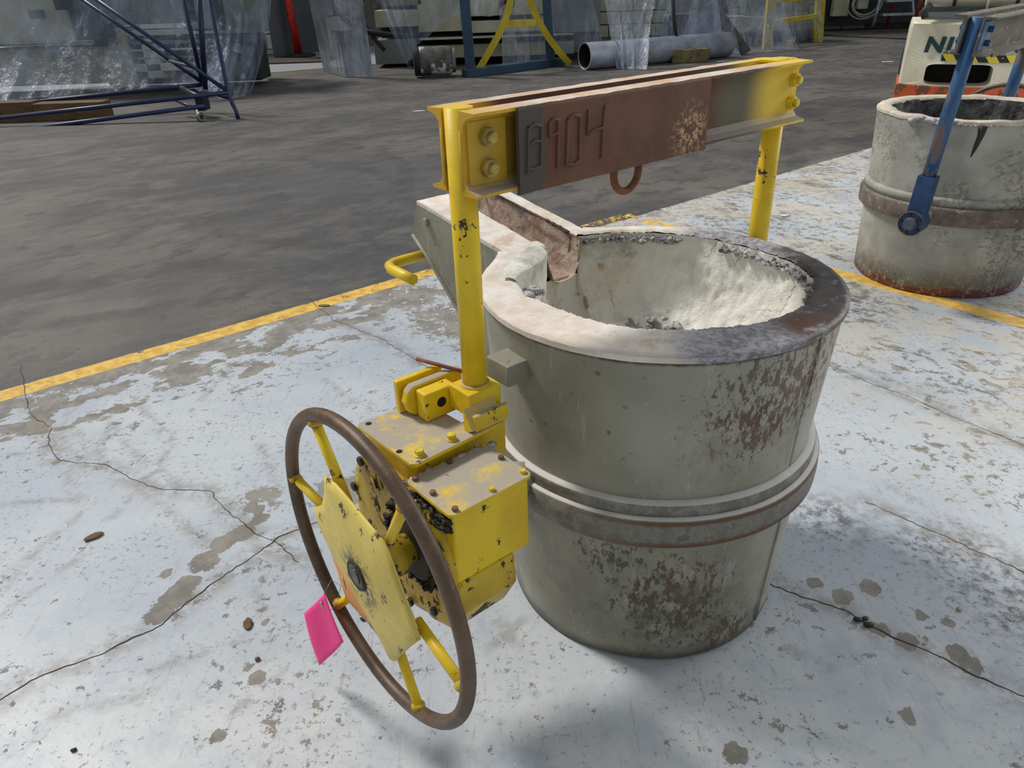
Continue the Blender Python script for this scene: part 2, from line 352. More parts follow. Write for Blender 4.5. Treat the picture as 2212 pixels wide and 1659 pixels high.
# ---------------------------------------------------------------- mesh builder
class MB:
    def __init__(s): s.v = []; s.f = []; s.sm = []
    def add(s, vs, fs, smooth=False):
        o = len(s.v); s.v += [Vector(p) for p in vs]; s.f += [tuple(i+o for i in f) for f in fs]; s.sm += [smooth]*len(fs); return s
    def box(s, x0, x1, y0, y1, z0, z1, M=None):
        vs = [Vector((x, y, z)) for z in (z0, z1) for y in (y0, y1) for x in (x0, x1)]
        if M: vs = [M @ p for p in vs]
        return s.add(vs, [(0, 2, 3, 1), (4, 5, 7, 6), (0, 1, 5, 4), (2, 6, 7, 3), (0, 4, 6, 2), (1, 3, 7, 5)])
    def hexa(s, b, t):                       # bottom and top quads
        return s.add(list(b)+list(t), [(3, 2, 1, 0), (4, 5, 6, 7)]+[(i, (i+1) % 4, 4+(i+1) % 4, 4+i) for i in range(4)])
    def tube(s, pts, r, seg=16, closed=False, caps=True, smooth=True, rad=None):
        pts = [Vector(p) for p in pts]; n = len(pts); rings = []
        def tan(i):
            if closed: return (pts[(i+1) % n]-pts[i-1]).normalized()
            a = pts[max(i-1, 0)]; b = pts[min(i+1, n-1)]; return (b-a).normalized()
        t0 = tan(0); ref = Vector((0, 0, 1)) if abs(t0.z) < .9 else Vector((1, 0, 0)); X = t0.cross(ref).normalized()
        for i in range(n):
            t = tan(i); X = (X-t*X.dot(t)).normalized(); Y = t.cross(X); rr = rad[i] if rad else r
            rings.append([pts[i]+(X*math.cos(2*math.pi*k/seg)+Y*math.sin(2*math.pi*k/seg))*rr for k in range(seg)])
        o = len(s.v)
        for rg in rings: s.v += rg
        m = n if closed else n-1
        for i in range(m):
            for k in range(seg):
                a = o+i*seg+k; b = o+i*seg+(k+1) % seg; j = (i+1) % n
                s.f.append((a, b, o+j*seg+(k+1) % seg, o+j*seg+k)); s.sm.append(smooth)
        if caps and not closed:
            s.f.append(tuple(o+k for k in range(seg))[::-1]); s.sm.append(False)
            s.f.append(tuple(o+(n-1)*seg+k for k in range(seg))); s.sm.append(False)
        return s
    def cyl(s, p0, p1, r, seg=20, r1=None, smooth=True): return s.tube([p0, p1], r, seg, rad=[r, r if r1 is None else r1], smooth=smooth)
    def prism(s, poly, axis, d0, d1):        # poly of (p,q) in the two remaining axes
        def mk(p, d):
            l = list(p); l.insert(axis, d); return l
        n = len(poly); o = len(s.v)
        s.v += [Vector(mk(p, d0)) for p in poly]+[Vector(mk(p, d1)) for p in poly]
        s.f += [tuple(o+i for i in range(n))[::-1], tuple(o+n+i for i in range(n))]+[(o+i, o+(i+1) % n, o+n+(i+1) % n, o+n+i) for i in range(n)]
        s.sm += [False]*(n+2); return s
    def lathe(s, prof, seg=64, a0=0, a1=None, fn=None, c=(0, 0, 0), smooth=True):
        full = a1 is None; a1 = a0+2*math.pi if full else a1; nn = seg if full else seg+1; o = len(s.v); c = Vector(c)
        for (r, z) in prof:
            for k in range(nn):
                a = a0+(a1-a0)*k/seg; rr = r+(fn(a, z, r) if fn else 0); s.v.append(c+Vector((rr*math.cos(a), rr*math.sin(a), z)))
        for i in range(len(prof)-1):
            for k in range(seg):
                k2 = (k+1) % nn; s.f.append((o+i*nn+k, o+i*nn+k2, o+(i+1)*nn+k2, o+(i+1)*nn+k)); s.sm.append(smooth)
        return s
    def grid(s, fn, nu, nv, smooth=True):
        o = len(s.v)
        for j in range(nv+1):
            for i in range(nu+1): s.v.append(Vector(fn(i/nu, j/nv)))
        for j in range(nv):
            for i in range(nu):
                a = o+j*(nu+1)+i; s.f.append((a, a+1, a+nu+2, a+nu+1)); s.sm.append(smooth)
        return s
    def sweep(s, pts, prof, side):           # prof (p along side, q along normal)
        pts = [Vector(p) for p in pts]; n = len(pts); m = len(prof); o = len(s.v); side = Vector(side).normalized()
        for i in range(n):
            t = (pts[min(i+1, n-1)]-pts[max(i-1, 0)]).normalized(); nn = t.cross(side).normalized()
            s.v += [pts[i]+side*p+nn*q for p, q in prof]
        for i in range(n-1):
            for k in range(m):
                s.f.append((o+i*m+k, o+i*m+(k+1) % m, o+(i+1)*m+(k+1) % m, o+(i+1)*m+k)); s.sm.append(False)
        s.f += [tuple(o+k for k in range(m))[::-1], tuple(o+(n-1)*m+k for k in range(m))]; s.sm += [False, False]; return s
    def build(s, name, mat, parent=None, bevel=0.0, loc=None, solid=0, shade=None, seg=2):
        me = bpy.data.meshes.new(name); me.from_pydata([tuple(p) for p in s.v], [], s.f); me.update()
        if len(s.sm) == len(me.polygons): me.polygons.foreach_set('use_smooth', s.sm)
        bm = bmesh.new(); bm.from_mesh(me)
        bmesh.ops.recalc_face_normals(bm, faces=bm.faces)
        if bevel:
            es = [e for e in bm.edges if len(e.link_faces) == 2 and e.calc_face_angle(0) > .6]
            bmesh.ops.bevel(bm, geom=es, offset=bevel, segments=seg, affect='EDGES', profile=.6)
        bm.to_mesh(me); bm.free()
        me.materials.append(mat); o = bpy.data.objects.new(name, me); COL.objects.link(o)
        if parent: o.parent = parent
        if loc is not None: o.location = loc
        if solid:
            md = o.modifiers.new('thickness', 'SOLIDIFY'); md.thickness = solid; md.offset = 0
        return o
def thing(name, label, cat, loc=(0, 0, 0), rz=0, group=None):
    o = bpy.data.objects.new(name, None); COL.objects.link(o); o.location = loc; o.rotation_euler = (0, 0, rz); o.empty_display_size = .1
    o['label'] = label; o['category'] = cat
    if group: o['group'] = group
    return o
def tag(o, label, cat, group=None):
    o['label'] = label; o['category'] = cat
    if group: o['group'] = group
    return o
def struct(o): o['kind'] = 'structure'; return o
def seg_frame(p0, p1):
    return [Vector(p0), Vector(p1)]
def nz(p, s=1.0): return mnoise.noise(Vector(p)*s)

M = dict(shell=m_shell(), band=m_band(), rimtop=m_rimtop(), lining=m_lining(), crust=m_crust(), chan=m_chan(),
         yel=m_yellow(), ydust=m_yellow('dusty_yellow_paint', .655, dust=.9), ypost=m_yellow('yellow_pipe_paint', .605, (236, 202, 36), (216, 178, 32), cs=15),
         ygrease=m_yellow('greasy_yellow_casting', .535, (208, 176, 44), (160, 130, 34), cs=20), ypale=m_yellow('pale_yellow_plate', .62, (220, 196, 88), (204, 180, 74), cs=34),
         ybeam=m_yellow('ochre_yellow_plate', .68, (208, 170, 52), (186, 146, 44)),
         beam=m_beam(), cover=m_beam('rusty_cover_plate', True), rod=m_rustrod(), wheel=m_wheel(), pink=m_pink(),
         orange=simple('orange_spray_paint', (232, 146, 62), .5, var=.1),
         grease=simple('black_grease', (46, 42, 38), .55, 0, .2, 40, (24, 22, 20), bump=.9),
         nut=simple('ochre_painted_nut', (188, 160, 70), .5, 0, .2, 40, (120, 104, 60)),
         nutbright=simple('bright_yellow_bolt', (236, 214, 50), .45, 0, .2, 60, (190, 160, 40)),
         nutrust=simple('rusty_bolt', (134, 104, 76), .7, 0, .2, 60, (84, 66, 50)),
         black=simple('black_rubber', (30, 30, 32), .7), wire=simple('thin_wire', (190, 180, 170), .4, .6))

# ---------------------------------------------------------------- floor and wall
def lines(lo, hi, a, b, fine, coarse):
    out = []; x = lo
    while x < hi+1e-6:
        out.append(x); x += fine if a-1e-6 <= x < b else coarse
    return out
import numpy as np
gx = np.array(lines(-30, 30, -3.0, 3.6, .02, 1.5)); gy = np.array(lines(-6, 40, .4, 4.4, .02, 1.6))
X, Y = np.meshgrid(gx, gy); nx, ny = len(gx), len(gy)
me = bpy.data.meshes.new('floor')
vs = np.stack([X.ravel(), Y.ravel(), np.zeros(nx*ny)], 1)
idx = np.arange(nx*ny).reshape(ny, nx); fs = np.stack([idx[:-1, :-1].ravel(), idx[:-1, 1:].ravel(), idx[1:, 1:].ravel(), idx[1:, :-1].ravel()], 1)
me.from_pydata(vs.tolist(), [], fs.tolist()); me.update()
CRACKS = [[(-40, 1540), (60, 1470), (200, 1420), (330, 1360), (410, 1300), (480, 1250), (600, 1160), (700, 1120)],
          [(45, 790), (62, 880), (100, 930), (120, 990), (230, 1010), (345, 1060), (450, 1060), (530, 1140), (650, 1215)],
          [(660, 640), (720, 690), (830, 735), (960, 815)], [(1640, 1250), (1820, 1320), (1950, 1390), (2070, 1440), (2240, 1520)],
          [(1790, 790), (1990, 870), (2240, 975)], [(1870, 1085), (1960, 1120), (2060, 1170), (2240, 1250)], [(1560, 345), (1700, 360), (1880, 395)]]
SCR = [[(640, 760), (560, 740)], [(150, 920), (240, 1010), (450, 1170)], [(240, 1010), (445, 1180)], [(545, 1270), (575, 1325)], [(230, 900), (290, 980), (430, 1075)], [(380, 930), (350, 1000), (240, 1120)],
       [(140, 880), (140, 1010), (160, 1085)], [(0, 1090), (180, 1075)], [(290, 860), (350, 935)], [(410, 890), (475, 820)], [(1130, 1340), (1060, 1400)], [(1060, 1320), (1120, 1400)],
       [(0, 1250), (150, 1130)], [(0, 982), (60, 980)], [(600, 1460), (500, 1540)], [(1920, 1050), (2212, 1210)], [(1700, 1400), (1800, 1450)], [(320, 1450), (520, 1380)], [(0, 1280), (90, 1180), (200, 1085)], [(235, 925), (210, 1000)], [(0, 1330), (120, 1240), (180, 1200)], [(1830, 800), (2000, 870), (2212, 960)], [(1860, 790), (2100, 900)], [(1800, 1080), (2060, 1180)], [(560, 960), (610, 1060)], [(700, 820), (760, 870)], [(60, 1560), (330, 1500)]]
def segd(A, B):
    ba = np.array(B)-np.array(A); h = np.clip(((X-A[0])*ba[0]+(Y-A[1])*ba[1])/(ba@ba), 0, 1); return np.hypot(X-A[0]-h*ba[0], Y-A[1]-h*ba[1])
def polymin(P_):
    r = np.full(X.shape, 9.0)
    for pl in P_:
        w_ = [at(*q)[:2] for q in pl]
        for a_, b__ in zip(w_[:-1], w_[1:]): r = np.minimum(r, segd(a_, b__))
    return r
dirt = .8*np.clip(1-(polymin(CRACKS)-.004)/.055, 0, 1)
dirt = np.maximum(dirt, .75*np.clip(1-polymin(SCR)/.02, 0, 1))
spots = np.zeros(X.shape)
for (px, py, rr, k) in ((980, 690, .30, .62), (880, 640, .25, .62), (560, 1080, .10, .6), (740, 1060, .14, .6), (150, 800, .3, .65), (440, 1215, .045, 1), (480, 1175, .04, 1), (400, 1265, .04, 1), (525, 1150, .04, 1), (560, 1120, .03, 1),
      (560, 1320, .014, 1), (575, 1345, .014, 1), (555, 1465, .024, 1), (540, 1440, .012, 1), (470, 1590, .02, 1), (2050, 1345, .02, 1), (1240, 1290, .014, 1), (1990, 1330, .02, 1), (1960, 1545, .02, 1),
      (1880, 1270, .03, 1), (360, 1240, .02, 1), (1820, 1290, .03, 1), (1760, 1260, .025, 1), (1960, 1385, .03, 1), (2070, 1410, .03, 1), (1590, 1630, .03, 1), (340, 1330, .04, .9), (380, 1290, .05, .9), (2100, 1440, .03, .9), (1900, 1360, .03, .9)):
    c_ = at(px, py); spots = np.maximum(spots, k*np.clip(1.6-1.15*np.hypot(X-c_.x, Y-c_.y)/rr, 0, 1))
dark = np.zeros(X.shape)
for (px, py, rr) in ((2170, 1270, .16), (2090, 1190, .12), (1790, 1120, .12), (2000, 1180, .10), (2190, 1330, .10)):
    c_ = at(px, py); dark = np.maximum(dark, np.clip(1.3-np.hypot(X-c_.x, Y-c_.y)/rr, 0, 1))
for nm, ar in (('dirt', dirt), ('spots', spots), ('dark', dark)):
    me.attributes.new(nm, 'FLOAT', 'POINT').data.foreach_set('value', ar.ravel().astype(np.float32))
me.materials.append(m_floor()); fl = bpy.data.objects.new('floor', me); COL.objects.link(fl); struct(fl)
mcrack = simple('dark_crack_fill', (58, 52, 46), .9, 0, .2, 40)
for ci, pl in enumerate(CRACKS):
    w_ = [at(*q) for q in pl]; pts = []
    for A, B in zip(w_[:-1], w_[1:]):
        m_ = max(2, int((B-A).length/.008))
        for q in range(m_):
            p = A.lerp(B, q/m_); pts.append(p+Vector((nz((p.x*7, p.y*7, ci)), nz((p.x*7, p.y*7, ci+9)), 0))*.018+Vector((nz((p.x*40, p.y*40, ci)), nz((p.x*40, p.y*40, 5)), 0))*.006)
    mb = MB(); o_ = len(pts)
    for i, p in enumerate(pts):
        tn = (pts[min(i+1, o_-1)]-pts[max(i-1, 0)]).normalized(); sd = Vector((-tn.y, tn.x, 0)); wd = (.0013+.0016*max(0, nz((i*.09, ci, 2))+.3))*(1 if ci in (0, 3) else .65)
        mb.v += [p+sd*wd+Vector((0, 0, .0006)), p-sd*wd+Vector((0, 0, .0006))]
    mb.f = [(2*i, 2*i+1, 2*i+3, 2*i+2) for i in range(o_-1)]; mb.sm = [False]*(o_-1)
    mb.build('floor_crack', mcrack, fl)

def lump(mb, c, r, fl=.5, k=1.0, seed=0, rings=8, seg=14):
    o = len(mb.v)
    for j in range(rings+1):
        ph = math.pi*j/rings
        for i in range(seg):
            th = 2*math.pi*i/seg; d = Vector((math.sin(ph)*math.cos(th), math.sin(ph)*math.sin(th), math.cos(ph)*fl))
            rr = r*(1+.45*k*nz(d*2+Vector((seed, 0, 0)))+.25*k*nz(d*5+Vector((0, seed, 0)))); mb.v.append(Vector(c)+d*rr)
    for j in range(rings):
        for i in range(seg): mb.f.append((o+j*seg+i, o+j*seg+(i+1) % seg, o+(j+1)*seg+(i+1) % seg, o+(j+1)*seg+i)); mb.sm.append(True)
# ================================================================= the yellow ladle
PSI = math.radians(38.93)
LAD = thing('foundry_ladle', 'large grey geared pouring ladle with yellow bail, gearbox and rusty handwheel in the foreground', 'ladle', (.328, 1.535, 0), PSI)
L = LAD
def wob(a, z, r, k=.004): return k*nz((math.cos(a)*3, math.sin(a)*3, z*5+3))
b_ = MB().lathe([(.05, 0.002), (.330, 0.002), (.338, .008), (.340, .05), (.361, .385), (.361, .40), (.362, .49), (.386, .798), (.386, .806)], 128, fn=lambda a, z, r: wob(a, z, r, .003) if r > .3 else 0)
for p in b_.v:
    dg_ = math.degrees(math.atan2(p.y, p.x))
    if 76 < dg_ < 98 and p.z > .70: p.z = .695
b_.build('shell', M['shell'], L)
# vertical weld seams on the shell
for ang, z0, z1 in ((-89, .50, .80), (-84, .02, .37)):
    a = math.radians(ang); pts = []
    for i in range(13):
        z = z0+(z1-z0)*i/12; r = .340+(.386-.338)*z/.8+.0005; aa = a+.01*nz((z*9, 1, 2)); pts.append((r*math.cos(aa), r*math.sin(aa), z))
    MB().tube(pts, .0025, 6).build('weld_seam', M['shell'], L)
MB().lathe([(.362, .484), (.377, .482), (.379, .478), (.379, .452), (.36, .450)], 128, fn=lambda a, z, r: wob(a, z, r, .002)).build('upper_band', M['band'], L)
MB().lathe([(.360, .456), (.386, .453), (.390, .449), (.391, .418), (.389, .386), (.385, .380), (.358, .376)], 128, fn=lambda a, z, r: wob(a, z, r, .002)).build('lower_band', M['band'], L)
# ---- rim outline in polar form with the raised spout
SW, TIPB = .135, .745
def smooth_lerp(tab, x):
    for i in range(len(tab)-1):
        if tab[i][0] <= x <= tab[i+1][0]:
            t = (x-tab[i][0])/(tab[i+1][0]-tab[i][0]); t = t*t*(3-2*t)*.5+t*.5
            return tab[i][1]+(tab[i+1][1]-tab[i][1])*t
    return tab[0][1]
INN = [(-180, .262), (-167, .262), (-150, .262), (-117, .262), (-95, .284), (-73, .306), (-58, .318), (-42, .335), (-26, .340), (-9, .333), (5, .331), (27, .345), (54, .360), (66, .366), (74, .370)]
def outer_r(d):
    a = math.radians(d); r = .392; c, s = math.cos(a), math.sin(a)
    if s > 0 and abs(c)*.392 < SW+.03:
        rs = TIPB/s
        if abs(c) > 1e-6: rs = min(rs, SW/abs(c))
        if rs > r-.0001: return rs
        # fillet
    if s > 0:
        e = abs(c)*.392-SW
        if 0 <= e < .06: r += .016*(1-e/.06)**2
    return r
CHL, CHR = -.032, .094
def inner_r(d, sm=False):
    if d < 0 or d <= 74: return smooth_lerp(INN, d) + (0 if sm else .006*nz((d*.25, 3, 1)) + .004*nz((d*.9, 7, 1)))
    a = math.radians(d); c, s = math.cos(a), math.sin(a)
    if d <= 98:
        r = TIPB/s
        if c > 1e-6: r = min(r, CHR/c)
        if c < -1e-6: r = min(r, -CHL/-c if c < 0 else r)
        if c < 0: r = min(r, abs(CHL)/abs(c))
        return max(r, .34) if r < .34 else r
    tab = [(98, .34), (102, .315), (112, .300), (122, .300), (132, .312), (140, .310), (150, .293), (163, .276), (169, .269), (180, .262)]
    return smooth_lerp(tab, d) + .003*nz((d*.3, 9, 1))
degs = sorted(set([round(-180+i*1.0, 3) for i in range(361)] + [round(76+i*.25, 3) for i in range(105)]))
degs = [d for d in degs if d < 180]
def rim_z(x, y):
    t = max(0, (y-.34)/(TIPB-.34)); return .814+.062*t+.0015*nz((x*12, y*12, 0))
mb = MB(); n = len(degs); K = 6
for d in degs:
    a = math.radians(d); ro, ri = outer_r(d), inner_r(d); ri = min(ri, ro-.002 if not 82 < d < 93 else ro)
    for k in range(K+1):
        r = ri+(ro-ri)*k/K; x, y = r*math.cos(a), r*math.sin(a); z = rim_z(x, y)
        if k == 0: z -= .005+.006*abs(nz((d*.4, 5, 2)))
        if k == K: z -= .001
        mb.v.append(Vector((x, y, z+.002*nz((x*30, y*30, 4)))))
    mb.v.append(Vector((ro*math.cos(a), ro*math.sin(a), rim_z(ro*math.cos(a), ro*math.sin(a))-.012)))
S = K+2
for i in range(n):
    j = (i+1) % n
    for k in range(S-1): mb.f.append((i*S+k, j*S+k, j*S+k+1, i*S+k+1)); mb.sm.append(k < K)
mb.build('rim', M['rimtop'], L)
# ---- bowl lining
mb = MB(); DEP = .285; ZL = [DEP*math.sin(math.pi/2*i/44)**1.25*.9985 for i in range(45)]
for zi in ZL:
    for d in degs:
        a = math.radians(d); ri = inner_r(d); bl_ = min(1, zi/.03); ri = ri*(1-bl_)+inner_r(d, True)*bl_; base = min(ri, .385)
        if 74 < d < 98: base = .345
        top = .806
        if 76 < d < 97: top = .716
        fz = zi/DEP; r = base*max(0.0, 1-fz**2.3)**.5
        z = top-zi*((top-.521)/DEP)
        p = (math.cos(a)*r*9, math.sin(a)*r*9, z*9); am = min(1, .25+zi*12)
        dr_ = (.010*nz(p)+.006*nz(p, 2.6)+.004*nz(p, 6)+.003*nz(p, 12))*am
        mb.v.append(Vector(((r+dr_)*math.cos(a), (r+dr_)*math.sin(a), z-dr_*fz)))
for i in range(len(ZL)-1):
    for k in range(n):
        k2 = (k+1) % n; mb.f.append((i*n+k, i*n+k2, (i+1)*n+k2, (i+1)*n+k)); mb.sm.append(True)
o0 = len(mb.v); mb.v.append(Vector((0, 0, .521))); i = len(ZL)-1
for k in range(n): mb.f.append((i*n+k, i*n+(k+1) % n, o0)); mb.sm.append(True)
mb.build('refractory_lining', M['lining'], L)
# crumbly slag edge under the far rim, slag on the floor of the bowl
mb = MB()
for d0, d1, zc, th in ((30, 76, .806, .010), (-36, 12, .806, .012), (-60, -38, .806, .008)):
    for i in range(int((d1-d0)*2.4)):
        d = random.uniform(d0, d1); a = math.radians(d); r = inner_r(d)-.004+random.uniform(-.006, .004)
        lump(mb, (r*math.cos(a), r*math.sin(a), zc-.010-random.uniform(0, .012)), th*random.uniform(.3, .8), .7, 1.7, i, 5, 7)
mb.build('slag_edge', M['crust'], L)['kind'] = 'stuff'
mb = MB()
for i in range(26):
    f = random.random(); a = math.radians(38+random.gauss(0, 9)); rr = .20+.05*random.random(); zz_ = .806-DEP*(1-(rr/.33)**2)**(1/2.3)
    lump(mb, (rr*math.cos(a), rr*math.sin(a), zz_+.003), random.uniform(.006, .017), .5, 1.6, i, 6, 9)
mb.build('bowl_slag', M['crust'], L)['kind'] = 'stuff'
# ---- spout channel
def chan(u_, v_):
    y = .33+(TIPB-.33)*v_; zt = rim_z(0, y)-.003; dep = .10*(1-v_*.12)
    prof = [(CHL, 0), (CHL+.004, -.25), (CHL+.010, -.6), (CHL+.03, -.93), (CHL+.055, -1), (CHR-.045, -1), (CHR-.02, -.9), (CHR-.006, -.5), (CHR, 0)]
    q = u_*8; i = min(int(q), 7); f = q-i; x = prof[i][0]*(1-f)+prof[i+1][0]*f; z = prof[i][1]*(1-f)+prof[i+1][1]*f
    nn = .009*nz((x*20, y*16, z*3)) if 0 < u_ < 1 else .003*nz((x*20, y*30, 1))
    return (x+nn, y, zt+z*dep+nn*.6)
MB().grid(chan, 48, 48).build('spout_lining', M['chan'], L)
mb = MB(); pts = []; rad = []
for i in range(30):
    y = .38+(TIPB-.40)*i/29; pts.append((CHR+.001+.003*nz((y*30, 1, 1)), y, rim_z(0, y)-.006)); rad.append(.003+.004*abs(nz((y*40, 2, 1))))
mb.tube(pts, .005, 6, rad=rad).build('slag_edge', simple('dark_joint_crust', (112, 100, 92), .9, 0, .2, 60, (70, 60, 56), bump=1), L)
# lining nose beside the channel
mb = MB()
def nose(u_, v_):
    d = 94.5+43.5*u_; a = math.radians(d); base = inner_r(max(d, 98.2))
    bulge = .028*max(0, math.sin(math.pi*min(1, max(0, (d-93)/45))))**.8
    zt = .822+.012*math.sin(math.pi*u_)
    if v_ < .3: t = v_/.3; r = base+.03-(.03+bulge)*math.sin(t*math.pi/2); z = zt-.012*(1-math.cos(t*math.pi/2))
    else: t = (v_-.3)/.7; r = base-bulge+.012*t; z = zt-.012-.26*t
    r += .003*nz((d*.2, z*30, 1)); return (r*math.cos(a), r*math.sin(a), z)
mb.grid(nose, 26, 20).build('lining_nose', M['lining'], L)
# slag lump on the left rim and clump in the bowl
mb = MB()
for i in range(9): lump(mb, (-.252+random.uniform(-.015, .015), .145+random.uniform(-.03, .02), .815), random.uniform(.006, .014), .5, 1.4, i, 6, 9)
mb.build('slag_lump', M['crust'], L)
# ---- spout shell
def wallpoly(x, t): return [(.352, .39), (.69, .705), (.778, .772), (TIPB, rim_z(0, TIPB)-.010), (.40, .812), (.362, .802)]
mb = MB()
for sx in (-1, 1): mb.prism(wallpoly(0, 0), 0, sx*(SW-.005), sx*SW)
mb.add([(-SW+.004, .34, .385), (SW-.004, .34, .385), (SW-.004, .69, .705), (-SW+.004, .69, .705)], [(0, 1, 2, 3)])
mb.add([(-SW+.004, .69, .705), (SW-.004, .69, .705), (SW-.004, .776, .772), (-SW+.004, .776, .772)], [(0, 1, 2, 3)])
mb.prism([(.700, .700), (.776, .771), (TIPB, rim_z(0, TIPB)-.012), (.72, rim_z(0, TIPB)-.03)], 0, -SW+.003, CHL-.004)
mb.prism([(.700, .700), (.776, .771), (TIPB, rim_z(0, TIPB)-.012), (.72, rim_z(0, TIPB)-.03)], 0, CHR+.004, SW-.003)
mb.prism([(.700, .700), (.776, .765), (.756, .780), (.70, .77)], 0, CHL-.005, CHR+.005)
mb.build('spout_shell', M['shell'], L)
mb = MB(); mb.tube([(-SW-.002, y, z) for y, z in ((.36, .402), (.52, .548), (.69, .705), (.777, .772))], .006, 6); mb.build('weld_seam', M['shell'], L)
MB().cyl((-SW, .70, .825), (-SW-.012, .70, .825), .012, 8).build('welded_stud', M['shell'], L)
# ---- tilting handle on the spout side
MB().tube([(-SW+.005, .735, .722), (-.20, .737, .722), (-.232, .735, .722), (-.252, .725, .722), (-.262, .700, .721), (-.262, .64, .720), (-.262, .592, .720)], .0145, 20).build('tilting_handle', M['ypost'], L)
# ---- trunnion support brackets
mb = MB(); mb.box(-.430, -.360, .0, .070, .700, .745); mb.build('trunnion_bracket', M['shell'], L, .003)
MB().cyl((-.34, .03, .445), (-.56, .03, .445), .038, 28).build('trunnion_pin', M['shell'], L, .002)
mb = MB(); mb.cyl((.36, .03, .50), (.45, .03, .50), .06, 32); mb.cyl((.44, .03, .50), (.475, .03, .50), .045, 32); mb.build('trunnion_pin', M['shell'], L, .002)
MB().box(.385, .455, -.02, .08, .44, .66).build('trunnion_block', M['yel'], L, .004)
# ---- bail
PA0, PA1, PB = -.489, .4225, .029
MB().cyl((PA0, PB, .712), (PA0, PB, 1.2245), .0238, 32).build('bail_post', M['ypost'], L, .0)
MB().cyl((PA1, PB, .50), (PA1, PB, 1.2245), .0238, 32).build('bail_post', M['ypost'], L, .0)
HB = .133; ZT = 1.222
for sgn, nm in ((-1, 'bail_beam'), (1, 'bail_beam')):
    g = .024; y0 = PB+sgn*g; w_ = .039; t1 = .006
    prof = [(y0, ZT), (y0+sgn*w_, ZT-.001), (y0+sgn*w_, ZT-.006), (y0+sgn*(t1+.012), ZT-.011), (y0+sgn*(t1+.002), ZT-.022),
            (y0+sgn*(t1+.002), ZT-HB+.022), (y0+sgn*(t1+.012), ZT-HB+.011), (y0+sgn*w_, ZT-HB+.006), (y0+sgn*w_, ZT-HB+.001), (y0, ZT-HB)]
    mb = MB(); N_ = 60; o = 0
    x0, x1 = -.507, .449
    for i in range(N_+1):
        x = x0+(x1-x0)*i/N_
        for k, (yy, zz) in enumerate(prof):
            e = .0012*nz((x*25, k*3, sgn)) if k in (1, 2, 7, 8) else 0
            mb.v.append(Vector((x, yy+e*1.3, zz+e)))
    m = len(prof)
    for i in range(N_):
        for k in range(m): mb.f.append((i*m+k, i*m+(k+1) % m, (i+1)*m+(k+1) % m, (i+1)*m+k)); mb.sm.append(False)
    mb.f.append(tuple(range(m))); mb.f.append(tuple(N_*m+k for k in range(m))[::-1]); mb.sm += [False, False]
    bo = mb.build(nm, M['beam'], L)
    # yellow backing plates and nuts at both ends
    yo = y0+sgn*(t1+.002)
    for (pa, pb, nut_a) in ((-.500, -.424, -.467), (.335, .452, .436)):
        za, zb = 1.206, 1.105
        if pa > 0: continue
        MB().box(pa, pb, min(yo, yo+sgn*.007), max(yo, yo+sgn*.007), zb, za).build('backing_plate', M['ybeam'], bo, .0015)
    for nut_a, z_ in ((-.466, 1.180), (-.466, 1.131), (.428, 1.180), (.428, 1.131)):
        nb = MB(); off = .007 if nut_a < 0 else 0
        nb.cyl((nut_a, yo+sgn*off, z_), (nut_a, yo+sgn*(off+.013), z_), .0158, 6, smooth=False)
        nb.cyl((nut_a, yo+sgn*(off+.013), z_), (nut_a, yo+sgn*(off+.022), z_), .0085, 16)
        nb.build('hex_nut', M['nut'] if nut_a < 0 else M['nutbright'], bo, .001)
    MB().tube([(x0+.001, y0+sgn*.002, ZT-.03), (x0+.001, y0+sgn*.002, ZT-HB+.01)], .003, 6).build('weld_bead', M['ybeam'], bo)
# cover plate with welded numbers
YC = PB-.024-.039
mb = MB(); N_ = 40; xs = [-.4215+(.075+.4215)*i/N_ for i in range(N_+1)]
for i, x in enumerate(xs):
    zt = ZT-.001+.0015*nz((x*30, 2, 2)); zb = ZT-HB-.006+.0012*nz((x*30, 5, 2))
    for (yy, zz) in ((YC-.006, zt-.004), (YC-.004, zt), (YC+.002, zt), (YC+.002, zb), (YC-.006, zb)): mb.v.append(Vector((x, yy, zz)))
for i in range(N_):
    for k in range(5): mb.f.append((i*5+k, i*5+(k+1) % 5, (i+1)*5+(k+1) % 5, (i+1)*5+k)); mb.sm.append(False)
mb.f.append((0, 1, 2, 3, 4)); mb.f.append(tuple(N_*5+k for k in range(5))); mb.sm += [False]*2
cov = mb.build('cover_plate', M['cover'], L)
digits = [[[(-.402, 1.188), (-.405, 1.115)], [(-.402, 1.188), (-.388, 1.192), (-.373, 1.187), (-.376, 1.124), (-.390, 1.121), (-.404, 1.122)], [(-.404, 1.160), (-.388, 1.166), (-.374, 1.163)]],
          [[(-.356, 1.168), (-.356, 1.190), (-.346, 1.195), (-.336, 1.192), (-.338, 1.115)], [(-.356, 1.168), (-.338, 1.172)]],
          [[(-.314, 1.190), (-.300, 1.196), (-.285, 1.192), (-.286, 1.119), (-.300, 1.113), (-.317, 1.116), (-.314, 1.190)]],
          [[(-.265, 1.199), (-.266, 1.160), (-.248, 1.164), (-.229, 1.166)], [(-.224, 1.203), (-.228, 1.166), (-.230, 1.114)]]]
for k, dg in enumerate(digits):
    mb = MB()
    for stroke in dg:
        pts = []
        for i in range(len(stroke)-1):
            (a0, z0), (a1, z1) = stroke[i], stroke[i+1]; m = max(2, int(math.hypot(a1-a0, z1-z0)/.003))
            for q in range(m): f = q/m; pts.append((a0+(a1-a0)*f+.0006*nz((a0*90+f*9, z0*90, 1)), YC-.0065, z0+(z1-z0)*f))
        pts.append((stroke[-1][0], YC-.0065, stroke[-1][1])); mb.tube(pts, .002, 8, rad=[.0030+.0008*nz((i*.9, k, 3)) for i in range(len(pts))])
    mb.build('weld_digit', M['cover'], cov)
